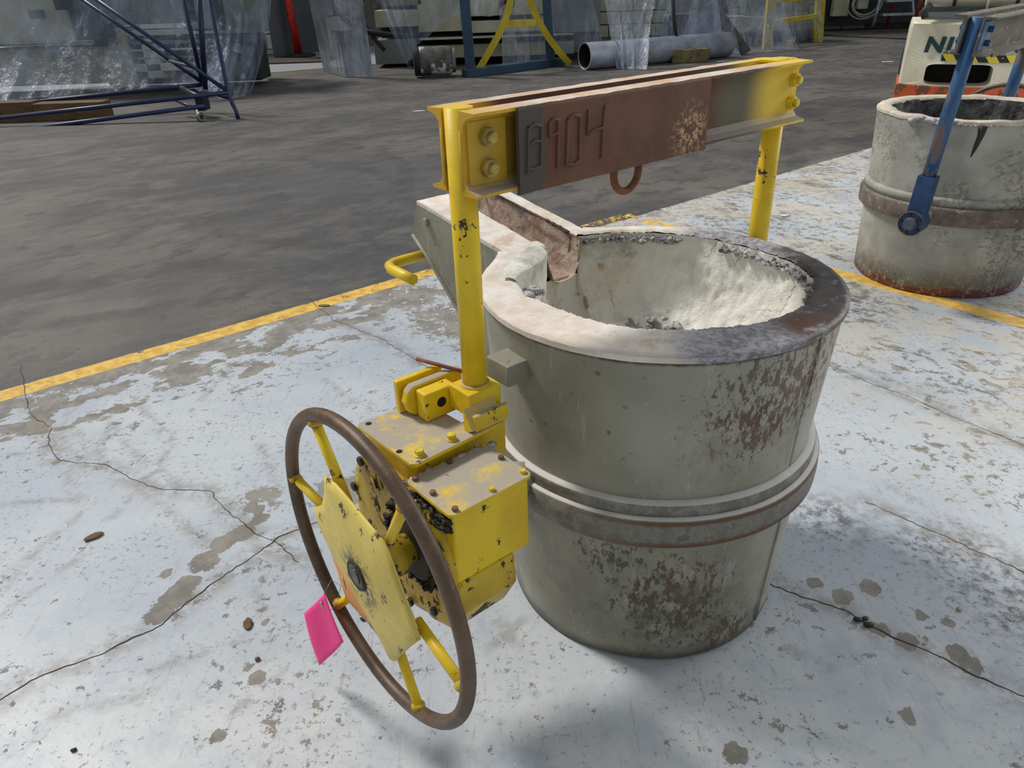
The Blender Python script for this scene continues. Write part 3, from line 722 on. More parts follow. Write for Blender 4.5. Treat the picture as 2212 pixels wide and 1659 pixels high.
MB().tube([(-.121, PB, 1.10)]+[(-.085+.036*math.cos(math.radians(180+i*10)), PB, 1.052+.036*math.sin(math.radians(180+i*10))) for i in range(19)]+[(-.049, PB, 1.10)], .0078, 16).build('lifting_eye', M['rod'], L)
MB().box(.37, .452, PB-.022, PB+.022, ZT-.004, ZT+.002).build('end_plate', M['yel'], L, .001)
# ---- post foot block with weld collar
MB().box(-.5285, -.4525, -.004, .062, .672, .722).build('post_foot_block', M['yel'], L, .003)
mb = MB(); mb.tube([(PA0+.0255*math.cos(t*math.pi/12), PB+.0255*math.sin(t*math.pi/12), .723+.002*nz((t, 1, 1))) for t in range(24)], .004, 8, closed=True); mb.build('weld_collar', M['ydust'], L)
mb = MB(); mb.prism([(-.004, .655), (-.016, .655), (-.030, .662), (-.004, .70)], 0, -.545, -.47); mb.box(-.535, -.455, -.028, -.018, .655, .688); mb.build('angle_bracket', M['ydust'], L, .0015)
# latch plates beside the foot
mb = MB(); mb.box(-.583, -.512, .064, .096, .656, .716)
lp = mb.build('latch_block', M['yel'], L, .004)
MB().cyl((-.546, .0635, .688), (-.546, .070, .688), .0105, 24).build('bolt_hole', simple('dark_hole', (34, 26, 20), .9), lp)
mb = MB(); pr = [(.700, .716)]
mb.prism([(-.505, .658), (-.585, .658), (-.598, .668), (-.604, .690), (-.598, .712), (-.585, .722), (-.47, .722), (-.47, .658)], 1, .099, .118); mb.build('latch_tongue', M['ydust'], L, .004)
MB().box(-.604, -.498, .127, .141, .660, .727).build('latch_plate', M['yel'], L, .003)
MB().cyl((-.535, .16, .742), (-.455, .05, .715), .004, 10).build('stop_rod', M['rod'], L)
# ---- gear case (upper box with plate)
G = MB()
G.prism([(-.672, .005), (-.672, .148), (-.575, .148), (-.575, .03), (-.452, .03), (-.452, -.012), (-.66, -.012)], 2, .44, .646)
gc = G.build('gear_case', M['yel'], L, .003)
P1 = MB().prism([(-.688, .148), (-.683, -.030), (-.675, -.038), (-.474, -.030), (-.466, -.022), (-.470, .020), (-.532, .022), (-.536, .082), (-.572, .150), (-.680, .156)], 2, .647, .655)
p1 = P1.build('gear_case_plate', M['ydust'], L, .0015)
for (a, bb) in ((-.582, -.015), (-.655, -.018)):
    q = MB(); q.cyl((a, bb, .655), (a, bb, .658), .0105, 20); q.cyl((a, bb, .658), (a, bb, .667), .0085, 6, smooth=False); q.build('plate_bolt', M['nutbright'], p1, .001)
for (a, bb) in ((-.592, .147), (-.668, .140), (-.676, .017)):
    MB().cyl((a, bb, .6545), (a, bb, .6555), .006, 16).build('bolt_hole', simple('dark_hole', (40, 32, 26), .9), p1)
# lower front box with its plate
wb = MB().box(-.688, -.520, -.160, -.034, .462, .617).build('worm_box', M['yel'], L, .008, seg=3)
def rrect(x0, x1, y0, y1, r, k=4):
    out = []
    for cx_, cy_, a0 in ((x1-r, y1-r, 0), (x0+r, y1-r, 90), (x0+r, y0+r, 180), (x1-r, y0+r, 270)):
        for i in range(k+1): a = math.radians(a0+90*i/k); out.append((cx_+r*math.cos(a), cy_+r*math.sin(a)))
    return out
p2 = MB().prism(rrect(-.696, -.515, -.167, -.028, .012), 2, .618, .625).build('worm_box_plate', M['ydust'], L, .0012)
for i, (a, bb) in enumerate(((-.525, -.036), (-.527, -.091), (-.526, -.152), (-.600, -.155), (-.680, -.157), (-.682, -.095), (-.682, -.040), (-.605, -.038))):
    q = MB(); q.cyl((a, bb, .625), (a, bb, .632), .0058, 6, smooth=False); q.build('plate_bolt', M['nutbright'] if i in (0, 2, 3) else M['nutrust'], p2, .0008)
mb = MB()
for i in range(26):
    f = i/25; lump(mb, (-.500-.19*f+random.uniform(-.004, .004), -.031+random.uniform(-.002, .002), .622+random.uniform(-.004, .002)), random.uniform(.004, .009), .6, 1.5, i, 5, 7)
mb.build('packed_dirt', M['crust'], L)['kind'] = 'stuff'
# round gear housing facing the handwheel
def face(prof, cb, cz, seg=48, fn=None):     # lathe around the a axis: prof (r, a)
    m_ = MB(); o = 0; nn = seg
    for (r, a) in prof:
        for k in range(nn):
            t = 2*math.pi*k/nn; rr = r*(1+(fn(t) if fn else 0)); m_.v.append(Vector((a, cb+rr*math.cos(t), cz+rr*math.sin(t))))
    for i in range(len(prof)-1):
        for k in range(nn): m_.f.append((i*nn+k, i*nn+(k+1) % nn, (i+1)*nn+(k+1) % nn, (i+1)*nn+k)); m_.sm.append(True)
    m_.f.append(tuple(range(nn))); m_.sm.append(False); m_.f.append(tuple((len(prof)-1)*nn+k for k in range(nn))[::-1]); m_.sm.append(False)
    return m_
HC, HZ = .012, .480
hs = face([(.150, -.702), (.165, -.700), (.170, -.694), (.170, -.676), (.160, -.672), (.150, -.66), (.130, -.56), (.11, -.50)], HC, HZ, 64)
for p in hs.v:
    if p.z > .602: p.z = .602
hs = hs.build('gear_housing', M['ygrease'], L)
for k in range(10):
    t = 2*math.pi*(k+.3)/10
    if k in (1, 2, 3): pass
    c_ = (HC+.158*math.cos(t), HZ+.158*math.sin(t)); q = MB(); q.cyl((-.703, *c_), (-.710, *c_), .010, 6, smooth=False); q.build('housing_bolt', M['grease'], hs, .001)
def textmesh(txt, size, ext, mat, parent, name, M4, bold=0.0, shear=0.0):
    cu_ = bpy.data.curves.new(name, 'FONT'); cu_.body = txt; cu_.size = size; cu_.extrude = ext; cu_.offset = bold; cu_.shear = shear; cu_.align_x = 'CENTER'; cu_.align_y = 'CENTER'; cu_.resolution_u = 3
    o = bpy.data.objects.new(name+'_c', cu_); COL.objects.link(o); dg = bpy.context.evaluated_depsgraph_get(); me = bpy.data.meshes.new_from_object(o.evaluated_get(dg)); bpy.data.objects.remove(o)
    me.transform(M4); me.materials.clear(); me.materials.append(mat); q = bpy.data.objects.new(name, me); COL.objects.link(q)
    if parent: q.parent = parent
    return q
# cast letters on an arc: local frame right = -b, up = +z, out = -a
for i, ch in enumerate('VI-90'):
    t = math.radians(128-i*15); rr = .108
    R = Matrix(((0, 0, -1, 0), (-1, 0, 0, 0), (0, 1, 0, 0), (0, 0, 0, 1))) @ Matrix.Rotation(t-math.pi/2, 4, 'Z')
    R = Matrix.Translation((-.702, HC-rr*math.cos(t), HZ+rr*math.sin(t))) @ R
    textmesh(ch, .034, .0035, M['ygrease'], hs, 'cast_letter', R, .001)
# boss with greasy packing, shaft and collar
WA, WBc, WZ, WR = -.799, -.048, .495, .29
face([(.062, -.716), (.070, -.712), (.074, -.70), (.074, -.69)], WBc, WZ, 32, fn=lambda t: .08*nz((math.cos(t)*3, math.sin(t)*3, 1))).build('shaft_boss', M['grease'], L)
face([(.036, -.772), (.040, -.768), (.040, -.742), (.030, -.738), (.028, -.70)], WBc, WZ, 32).build('shaft_collar', M['ygrease'], L)
mb = MB()
for i in range(150):
    f = random.random(); y = -.036-.118*f; lump(mb, (-.690-random.uniform(0, .007), y, .606-random.uniform(0, .035)*(1-.3*f)), random.uniform(.003, .008), .8, 1.6, i, 5, 7)
for i in range(110):
    t = random.uniform(0, 2*math.pi); r_ = random.uniform(.066, .088); lump(mb, (-.705-random.uniform(0, .008), WBc+r_*math.cos(t), WZ+r_*math.sin(t)), random.uniform(.003, .009), .8, 1.6, i, 5, 7)
mb.build('caked_grease', M['grease'], L)['kind'] = 'stuff'
MB().prism([(-.05, .30), (-.13, .33), (-.168, .40), (-.165, .47), (.03, .47), (.02, .33)], 0, -.690, -.56).build('housing_foot', M['ygrease'], L, .01)
# ---- handwheel
rim_pts = [(WA, WBc+WR*math.cos(2*math.pi*k/96), WZ+WR*math.sin(2*math.pi*k/96)) for k in range(96)]
hw = MB().tube(rim_pts, .0128, 20, closed=True).build('handwheel', M['wheel'], L)
def onrim(bb, zz, r=WR-.010):
    d = math.hypot(bb-WBc, zz-WZ); return (WA, WBc+(bb-WBc)/d*r, WZ+(zz-WZ)/d*r)
spk = [((.074, .745), (.012, .60)), ((.233, .545), (.120, .524)), ((.140, .262), (.085, .322)), ((-.163, .246), (-.095, .345)), ((-.320, .445), (-.185, .470)), ((-.205, .725), (-.130, .610))]
for (e, h_) in spk:
    mb = MB(); mb.tube([onrim(*e), (WA+.004, (e[0]+h_[0])/2, (e[1]+h_[1])/2), (WA+.008, h_[0], h_[1])], .0092, 14)
    mb.build('spoke', M['yel'], hw)
    lumpm = MB(); lump(lumpm, onrim(*e, WR-.014), .013, .8, .6, e[0]*9, 7, 10); lumpm.build('spoke_weld', M['ygrease'], hw)
# dished hub plate (hexagon with concave sides)
pp = [(.052, .648), (.060, .61), (.092, .56), (.134, .527), (.118, .49), (.088, .455), (.074, .41), (.066, .375), (.052, .352), (.02, .352), (-.02, .352), (-.062, .345), (-.098, .318), (-.118, .33), (-.15, .375), (-.19, .43), (-.216, .463), (-.205, .50), (-.186, .535), (-.165, .575), (-.140, .620), (-.10, .628), (-.04, .636), (.01, .650)]
mb = MB(); m = len(pp); RG = 8
for j in range(RG+1):
    f = j/RG
    for k in range(m):
        x, z = pp[k]; bb = WBc+(x-WBc)*f; zz = WZ+(z-WZ)*f; dd = math.hypot(bb-WBc, zz-WZ)
        mb.v.append(Vector((WA-.022+.014*f*f+.003*nz((bb*14, zz*14, 2)), bb, zz)))
for j in range(RG):
    for k in range(m): mb.f.append((j*m+k, j*m+(k+1) % m, (j+1)*m+(k+1) % m, (j+1)*m+k)); mb.sm.append(True)
hp = mb.build('hub_plate', M['ypale'], hw, solid=.005)
# orange paint patch: thin paint film on the plate (left lower edge)
def m_hub():
    t = NT('pale_yellow_plate_with_orange'); s = t.sep(); n = t.noise(8, 4); nf = t.noise(34, 7, .72, t.vec((1, 1, .6), (0.4, 0, 0)))
    c = t.mix(t.step(n, .35, .65), (206, 180, 82), (226, 202, 100))
    q = t.vm('DISTANCE', t.vec((0.01, 2.6, 1), (-.42, 0, 0)), (0, 0, 0))
    ex = t.add(t.mul(t.math('SUBTRACT', s[1], .062), .80), t.mul(t.math('SUBTRACT', s[2], .402), .0))
    ln = t.add(t.mul(t.math('SUBTRACT', s[1], .02), .62), t.mul(t.math('SUBTRACT', s[2], .39), -.78))
    m_ = t.mul(t.step(t.add(s[1], t.mul(t.math('SUBTRACT', .44, s[2]), .9)), .000, .006), t.step(s[2], .446, .440), t.step(t.add(s[2], t.mul(s[1], .1)), .352, .360)); c = t.mix(t.mul(m_, .95), c, (236, 150, 62))
    ch = t.step(nf, .60, .612); c = t.mix(ch, c, (70, 62, 52))
    gr = t.mul(t.step(t.vm('DISTANCE', t.obj, (WA-.02, WBc, WZ-.01)), .075, .03), t.step(t.noise(45, 6, .7), .46, .52)); c = t.mix(gr, c, (62, 58, 52))
    return t.done(c, .45, 0, t.bump(t.add(n, t.mul(ch, -.4)), .25, .004))
hp.data.materials.clear(); hp.data.materials.append(m_hub())
mb = MB(); mb.cyl((WA-.03, WBc, WZ), (-.74, WBc, WZ), .016, 20); mb.cyl((WA-.028, WBc, WZ), (WA-.012, WBc, WZ), .024, 24)
mb.build('wheel_shaft', simple('greasy_steel_shaft', (96, 92, 84), .4, .5, .2, 40, (40, 38, 34)), hw, .001)
mb = MB(); tt = [(WA-.024, WBc+.026*math.cos(t*.3), WZ+.026*math.sin(t*.3)) for t in range(21)]; mb.tube(tt, .005, 8, closed=True, rad=[.005+.003*nz((i, 1, 1)) for i in range(21)]); mb.build('hub_weld', M['grease'], hw)
# ---- pink tag hanging from the rim
C_, S_ = math.cos(PSI), math.sin(PSI)
def Lw(a, bb, z): return Vector((.328+a*C_-bb*S_, 1.535+a*S_+bb*C_, z))
def lcl(px, py, a):                                   # point of the local plane a = const
    d = ray(px, py); nrm = Vector((C_, S_, 0)); o = Lw(a, 0, 0); t = (o-CO).dot(nrm)/d.dot(nrm); w_ = CO+d*t-Vector((.328, 1.535, 0)); return (-w_.x*S_+w_.y*C_, w_.z)
tg = thing('inspection_tag', 'bright pink card tag wired to the rusty handwheel rim', 'tag', tuple(Lw(-.83, .09, .36)), PSI)
base_b, base_z = .09, .36
cor = [lcl(px, py, -.835) for px, py in ((703, 1281), (658, 1325), (692, 1437), (745, 1385), (716, 1302))]
cor = [(p-base_b, q-base_z) for p, q in cor]
A_, B_, D_, E_, F_ = cor
def tagp(u_, v_):
    top = (A_[0]*(1-u_)+B_[0]*u_, A_[1]*(1-u_)+B_[1]*u_); bot = (E_[0]*(1-u_)+D_[0]*u_, E_[1]*(1-u_)+D_[1]*u_)
    bb = top[0]*(1-v_)+bot[0]*v_; zz = top[1]*(1-v_)+bot[1]*v_
    if v_ > 0 and u_ > .8: bb += .006*math.sin(v_*math.pi)*(u_-.8)/.2
    return (-.005-.004*math.cos(u_*7)*math.sin(v_*2+.4), bb, zz)
MB().grid(tagp, 14, 12).build('tag_card', M['pink'], tg, solid=.0006)
ey = (A_[0]*.72+B_[0]*.2+E_[0]*.08, A_[1]*.74+B_[1]*.2+E_[1]*.06-.008)
MB().tube([(-.008, ey[0]+.004*math.cos(t*.52), ey[1]+.0048*math.sin(t*.52)) for t in range(12)], .0014, 6, closed=True).build('eyelet', M['wire'], tg)
tie = lcl(712, 1255, -.81)
MB().tube([(-.008, ey[0], ey[1]), (-.004, ey[0]-.01, ey[1]+.03), (.02, tie[0]-base_b-.01, tie[1]-base_z+.01), (.035, tie[0]-base_b-.016, tie[1]-base_z-.01), (.012, ey[0]-.03, ey[1]+.01), (-.006, ey[0]-.012, ey[1]-.02)], .0006, 5).build('tag_wire', M['wire'], tg)
MB().tube([(.01, tie[0]-base_b, tie[1]-base_z), (-.01, tie[0]-base_b+.03, tie[1]-base_z+.01), (-.012, tie[0]-base_b+.05, tie[1]-base_z-.02)], .0005, 5).build('tag_wire', M['wire'], tg)
#PART2
# ================================================================= the second ladle, blue bail
def m_shell2():
    t = NT('stained_grey_ladle_paint'); n1 = t.noise(3.5, 4); n2 = t.noise(30, 8, .8); s = t.sep(); nf = t.noise(75, 6, .75)
    c = t.mix(t.step(n1, .36, .64), (156, 154, 144), (188, 186, 176))
    c = t.mix(t.mul(t.step(t.noise(30, 8, .76, t.vec((1, 1, 1.4)), 1.0), .49, .55), t.mx(t.mul(t.step(t.noise(3, 3, .5), .44, .56), .7), t.blob((-.05, -.42, .45), .15, .5)), .8), c, (96, 92, 82))
    c = t.mix(t.mul(t.step(t.noise(14, 6, .7), .56, .66), t.blob((-.34, .26, .66), .05, .26), .7), c, (122, 100, 84))
    low = t.step(t.add(s[2], t.mul(n1, .1)), .22, .08); c = t.mix(t.mul(low, t.step(n2, .38, .5), .75), c, (92, 84, 74))
    red = t.mul(t.step(t.add(s[2], t.mul(t.noise(7, 5), .09)), .09, .075), t.step(n2, .40, .50)); c = t.mix(t.mul(red, .85), c, (116, 48, 40))
    c = t.mix(t.mul(t.step(nf, .66, .69), .6), c, (60, 56, 52))
    return t.done(c, .55, 0, t.bump(t.add(n2, t.mul(nf, .3)), .6, .005), spec=.4)
def m_slag():
    t = NT('dark_slag_lining'); n = t.noise(14, 7, .75); s = t.sep()
    c = t.mix(t.step(n, .36, .64), (66, 66, 68), (148, 146, 142)); c = t.mix(t.mul(t.blob((.1, -.4, .72), .1, .26), t.step(n, .4, .5)), c, (214, 210, 200))
    return t.done(c, .85, 0, t.bump(t.add(n, t.noise(50)), 1, .02))
blue = simple('worn_blue_paint', (58, 104, 150), .45, 0, .22, 9, (36, 72, 112), chips=.56, chipcol=(120, 104, 100), chipscale=14, stretch=(1, 1, .4))
bluep = simple('dark_blue_paint', (44, 78, 124), .5, 0, .2, 12, (30, 54, 92), chips=.68, chipcol=(70, 56, 50))
sh2, band2 = m_shell2(), simple('brown_ring_paint', (132, 118, 106), .6, 0, .22, 18, (96, 84, 76), chips=.6, chipcol=(160, 156, 146), chipscale=30, bump=.4)
rim2 = simple('cream_rim_wash', (212, 202, 184), .75, 0, .2, 10, (192, 178, 158), chips=.62, chipcol=(232, 230, 228), chipscale=18, bump=.5)
L2 = thing('foundry_ladle', 'stained grey ladle with blue bail and red bottom edge, behind on the right', 'ladle', (2.217, 3.634, 0), math.radians(45))
MB().lathe([(.05, .002), (.380, .002), (.385, .01), (.398, .352), (.398, .46), (.399, .49), (.416, .79), (.416, .80)], 96, fn=lambda a, z, r: .004*nz((math.cos(a)*3, math.sin(a)*3, z*5+11)) if r > .3 else 0).build('shell', sh2, L2)
MB().lathe([(.396, .356), (.418, .350), (.425, .358), (.426, .42), (.422, .43), (.396, .436)], 96).build('lower_band', band2, L2)
MB().lathe([(.398, .436), (.411, .434), (.413, .462), (.409, .470), (.398, .474)], 96).build('upper_band', sh2, L2)
mb = MB(); n_ = 120; R2i = lambda a: .352+.012*nz((math.cos(a)*4, math.sin(a)*4, 1))+.008*nz((math.cos(a)*13, math.sin(a)*13, 5))
for (f, dz) in ((0, -.012), (.1, .0), (.5, .006), (.9, .003), (1, -.002), (1.0, -.014)):
    for k in range(n_):
        a = 2*math.pi*k/n_; ri = R2i(a); ro = .420+.003*nz((math.cos(a)*9, math.sin(a)*9, 2)); r = ri+(ro-ri)*f
        mb.v.append(Vector((r*math.cos(a), r*math.sin(a), .806+dz+.008*nz((r*math.cos(a)*12, r*math.sin(a)*12, 3)))))
for i in range(5):
    for k in range(n_): mb.f.append((i*n_+k, i*n_+(k+1) % n_, (i+1)*n_+(k+1) % n_, (i+1)*n_+k)); mb.sm.append(i < 4)
mb.build('rim', rim2, L2)
mb = MB(); zz = [.80, .77, .73, .68, .62, .55, .45, .35, .2]
for z in zz:
    for k in range(n_):
        a = 2*math.pi*k/n_; p = (math.cos(a)*4, math.sin(a)*4, z*6); r = R2i(a)-.02*(.8-z)/.1*.3+.02*nz(p, 1.5)+.012*nz(p, 4)-(.25 if z == .2 else 0); mb.v.append(Vector((r*math.cos(a), r*math.sin(a), z)))
for i in range(len(zz)-1):
    for k in range(n_): mb.f.append((i*n_+k, i*n_+(k+1) % n_, (i+1)*n_+(k+1) % n_, (i+1)*n_+k)); mb.sm.append(True)
mb.f.append(tuple((len(zz)-1)*n_+k for k in range(n_))); mb.sm.append(False)
mb.build('slag_lining', m_slag(), L2)
mb = MB()
for i in range(14):
    a = math.radians(160+i*2.2); lump(mb, (.418*math.cos(a), .418*math.sin(a), .800+random.uniform(-.012, .008)), random.uniform(.008, .022), .55, 1.5, i, 6, 9)
for i in range(10):
    a = math.radians(186+i*2.6); lump(mb, (.421*math.cos(a), .421*math.sin(a), .790+random.uniform(-.004, .004)), random.uniform(.004, .009), .6, 1.5, i, 5, 7)
mb.build('slag_flakes', simple('white_slag_flakes', (222, 220, 220), .6, 0, .25, 40, (120, 118, 120), bump=.8), L2)['kind'] = 'stuff'
mb = MB()
a = math.radians(-160)
pts = [(.4175*math.cos(a+d), .4175*math.sin(a+d), z) for d, z in ((0, .79), (.004, .72), (.02, .66), (.03, .60))]
mb.tube([(.417*math.cos(a), .417*math.sin(a), .792), (.413*math.cos(a), .413*math.sin(a), .75), (.409*math.cos(a-.02), .409*math.sin(a-.02), .70), (.405*math.cos(a-.04), .405*math.sin(a-.04), .655)], .01, 8, rad=[.018, .013, .009, .004]).build('dark_drip', simple('dark_slag_drip', (58, 44, 38), .6), L2)
mb = MB()
for sx in (-.19, .19): mb.prism([(-.286, .006), (-.62, .53), (-.66, .80), (-.286, .80)], 0, sx-.003, sx+.003)
mb.add([(-.19, -.286, .006), (.19, -.286, .006), (.19, -.62, .53), (-.19, -.62, .53)], [(0, 1, 2, 3)]); mb.add([(-.19, -.62, .53), (.19, -.62, .53), (.19, -.66, .80), (-.19, -.66, .80)], [(0, 1, 2, 3)])
mb.build('spout_box', sh2, L2)
mb = MB(); a = math.radians(-122); mb.tube([((.386+.028*z)*math.cos(a-.02*z), (.386+.028*z)*math.sin(a-.02*z), z) for z in (.01, .1, .2, .3, .35)], .003, 6).build('weld_seam', simple('pale_weld', (196, 190, 174), .6), L2)
LEAN = math.atan2(-.06, .83)
def lean(mb):                             # the bail leans a little about the trunnion axis
    R_ = Matrix.Translation((0, 0, .385)) @ Matrix.Rotation(-LEAN, 4, 'X') @ Matrix.Translation((0, 0, -.385)); mb.v = [R_ @ p for p in mb.v]; return mb
for a in (-.525, .44):
    lean(MB().cyl((a, 0, .58), (a, 0, 1.215), .028, 28)).build('bail_post', blue, L2)
    lean(MB().box(a-.034, a+.040, -.036, .036, .385, .59)).build('post_foot_block', bluep, L2, .003)
for sg in (-1, 1):
    y0 = sg*.028; pr = [(y0, 1.222), (y0+sg*.05, 1.222), (y0+sg*.05, 1.215), (y0+sg*.008, 1.212), (y0+sg*.008, 1.09), (y0+sg*.05, 1.086), (y0+sg*.05, 1.079), (y0, 1.079)]
    bo = lean(MB().prism(pr, 0, -.57, .50)).build('bail_beam', M['beam2'] if 'beam2' in M else M.setdefault('beam2', simple('dusty_beam', (112, 108, 98), .6, 0, .25, 9, (84, 76, 66), chips=.6, chipcol=(176, 150, 126), chipscale=20)), L2, .001)
    lean(MB().box(-.565, -.47, min(y0+sg*.008, y0+sg*.015), max(y0+sg*.008, y0+sg*.015), 1.10, 1.205)).build('backing_plate', simple('pale_blue_plate', (86, 124, 158), .5, 0, .2, 20, (60, 96, 132)), bo, .001)
    for z in (1.175, 1.125):
        lean(MB().cyl((-.50, y0+sg*.015, z), (-.50, y0+sg*.034, z), .013, 6, smooth=False)).build('hex_nut', bluep, bo, .001)
lean(MB().box(-.50, .42, -.086, -.079, 1.075, 1.09)).build('bottom_flange', M['beam2'], L2, .001)
hb = MB(); hb.tube([(-.575, 0, .385), (-.50, 0, .385)], .05, 32, rad=[.054, .056]); hub2 = hb.build('hub_flange', bluep, L2, .003)
mb = MB(); mb.cyl((-.575, 0, .385), (-.600, 0, .385), .030, 28, r1=.027); mb.cyl((-.600, 0, .385), (-.604, 0, .385), .022, 24); mb.build('hub_cap', simple('blue_grey_cap', (98, 98, 106), .5, 0, .25, 30, (60, 74, 100), chips=.6, chipcol=(120, 96, 80)), hub2, .002)
mb = MB(); mb.tube([(-.577, .052*math.cos(t*math.pi/16), .385+.052*math.sin(t*math.pi/16)) for t in range(32)], .0035, 8, closed=True); mb.build('flange_ring', simple('brown_ring', (110, 84, 66), .5), hub2)
for k in range(5):
    t = 2*math.pi*k/5+1.3; MB().cyl((-.574, .041*math.cos(t), .385+.041*math.sin(t)), (-.583, .041*math.cos(t), .385+.041*math.sin(t)), .0065, 12).build('flange_bolt', M['grease'], hub2, .001)
MB().cyl((-.50, 0, .385), (-.39, 0, .40), .04, 24).build('trunnion_pin', sh2, L2)
MB().box(.40, .66, -.10, .10, .40, .58).build('gear_case', bluep, L2, .006)
h2 = MB().tube([(.74, .03+.27*math.cos(2*math.pi*k/64), .555+.27*math.sin(2*math.pi*k/64)) for k in range(64)], .012, 14, closed=True).build('handwheel', M['wheel'], L2)
for k in range(4):
    t = math.pi/4+k*math.pi/2; MB().tube([(.74, .03+.26*math.cos(t), .555+.26*math.sin(t)), (.735, .03, .555)], .009, 10).build('spoke', bluep, h2)
MB().cyl((.66, .03, .555), (.745, .03, .555), .02, 16).build('wheel_shaft', M['grease'], h2)

# ================================================================= the forklift seen from behind
FK = thing('forklift', 'cream and orange forklift seen from behind, beyond the blue-bailed ladle', 'forklift', (4.0, 6.78, 0), math.radians(-26))
cream = simple('cream_truck_paint', (232, 228, 206), .4, 0, .2, 3, (214, 206, 180), chips=.69, chipcol=(120, 96, 80), chipscale=12)
orng = simple('chipped_orange_paint', (214, 98, 50), .5, 0, .2, 6, (190, 82, 42), chips=.54, chipcol=(108, 76, 52), chipscale=9)
green = simple('dark_green_letters', (26, 66, 72), .45)
dkst = simple('dark_machine_steel', (52, 54, 54), .6, 0, .2, 12, (30, 30, 30))
def bow(x): return .16*(x/.5)**2
def cwt(mb, H0, H1, W_, hole, y0):
    hx0, hx1, hz0, hz1 = hole; cx, cz = (hx0+hx1)/2, (hz0+hz1)/2; N_ = 96; o = len(mb.v)
    def ins(t, hw, hh, r):
        c, s = math.cos(t), math.sin(t); p = 6.0
        k = (abs(c/hw)**p+abs(s/hh)**p)**(-1/p); return c*k, s*k
    def outp(t):
        c, s = math.cos(t), math.sin(t); ks = []
        if c > 1e-9: ks.append((W_/2-cx)/c)
        if c < -1e-9: ks.append((-W_/2-cx)/c)
        if s > 1e-9: ks.append((H1-cz)/s)
        if s < -1e-9: ks.append((H0-cz)/s)
        k = min(ks); return cx+c*k, cz+s*k
    ts = sorted([2*math.pi*i/N_ for i in range(N_)]+[math.atan2(zc-cz, xc-cx) % (2*math.pi) for xc in (-W_/2, W_/2) for zc in (H0, H1)])
    n = len(ts)
    for ring in range(5):
        for t in ts:
            ix, iz = ins(t, (hx1-hx0)/2, (hz1-hz0)/2, 0); ix += cx; iz += cz; ox, oz = outp(t)
            topr = max(0, (oz-(H1-.05))/.05); botl = 0
            if ring == 0: mb.v.append(Vector((ix, y0+bow(ix)+.25, iz)))
            elif ring == 1: mb.v.append(Vector((ix, y0+bow(ix), iz)))
            elif ring == 2: f = .93; x, z = ix+(ox-ix)*f, iz+(oz-iz)*f; mb.v.append(Vector((x, y0+bow(x), z)))
            elif ring == 3: mb.v.append(Vector((ox*(1-.02*topr), y0+bow(ox)+.05, oz)))
            else: mb.v.append(Vector((ox*(1-.02*topr), y0+.75, oz)))
    for r_ in range(4):
        for k in range(n): mb.f.append((o+r_*n+k, o+r_*n+(k+1) % n, o+(r_+1)*n+(k+1) % n, o+(r_+1)*n+k)); mb.sm.append(r_ in (2,))
    return mb
cw_ = cwt(MB(), .46, .975, 1.04, (-.33, .18, .468, .64), 0).build('counterweight', cream, FK)
MB().box(-.36, .22, .25, .28, .44, .70).build('coupling_recess', simple('black_recess', (10, 9, 9), .9), cw_)
mb = MB(); N_ = 24
for i in range(N_+1):
    x = -.54+1.08*i/N_
    for yy, zz in ((bow(x)-.012, .46), (bow(x)-.015, .30), (bow(x)+.7, .30), (bow(x)+.7, .46)): mb.v.append(Vector((x, yy, zz)))
for i in range(N_):
    for k in range(4): mb.f.append((i*4+k, i*4+(k+1) % 4, (i+1)*4+(k+1) % 4, (i+1)*4+k)); mb.sm.append(False)
mb.f += [(0, 1, 2, 3), tuple(N_*4+k for k in range(4))]; mb.sm += [False]*2
mb.build('lower_bumper', orng, FK, .006)
def bend(me, y):
    for v in me.vertices: v.co.y += bow(v.co.x)+y
RX = Matrix.Rotation(math.pi/2, 4, 'X')
for i, ch in enumerate('NISSAN'):
    xx = (-.245, -.135, -.030, .085, .205, .335)[i]
    q = textmesh(ch, .165, .003, green, cw_, 'letter', Matrix.Translation((xx-.06, 0, .785)) @ RX @ Matrix.Diagonal((1.15, 1, 1, 1)), .007, .12); bend(q.data, -.003)
def tape():
    t = NT('hazard_stripe_tape'); s = t.sep(); q = t.math('FRACT', t.math('MULTIPLY', t.add(s[0], t.mul(s[2], .75)), 6.4))
    c = t.mix(t.step(q, .5, .52), (226, 206, 60), (28, 26, 24)); c = t.mix(t.step(t.noise(30, 5), .66, .68), c, (220, 214, 190)); return t.done(c, .5)
MB().grid(lambda u_, v_: (-.23+.66*u_, bow(-.23+.66*u_)-.003, .665+.058*v_-.015*u_), 20, 1).build('hazard_tape', tape(), cw_)
mb = MB(); mb.box(-.44, .44, .30, 1.9, .35, .98); mb.build('engine_hood', dkst, FK, .02)
MB().cyl((-.44, .22, 1.20), (.46, .22, 1.20), .135, 32).build('gas_tank', cream, FK, .03)
for x in (-.22, .24): MB().tube([(x, .22+.138*math.cos(t*math.pi/12), 1.20+.138*math.sin(t*math.pi/12)) for t in range(24)], .014, 8, closed=True).build('tank_strap', simple('brown_strap', (92, 60, 46), .6), FK)
MB().box(-.44, .46, .05, .12, 1.045, 1.085).build('tank_cradle', simple('dark_green_bar', (58, 72, 66), .5), FK, .006)
mb = MB(); mb.tube([(-.10, .02, 1.02), (-.02, .0, 1.03), (.02, .0, 1.06), (.025, .02, 1.2)], .010, 8); mb.tube([(-.02, 0, 1.03), (.08, 0, 1.07)], .008, 8); mb.build('latch_lever', simple('bare_lever', (150, 146, 128), .5), FK)
MB().tube([(-.42, .05, 1.0), (-.44, .05, 1.05), (-.40, .08, 1.10)], .03, 10).build('hose_fitting', dkst, FK)
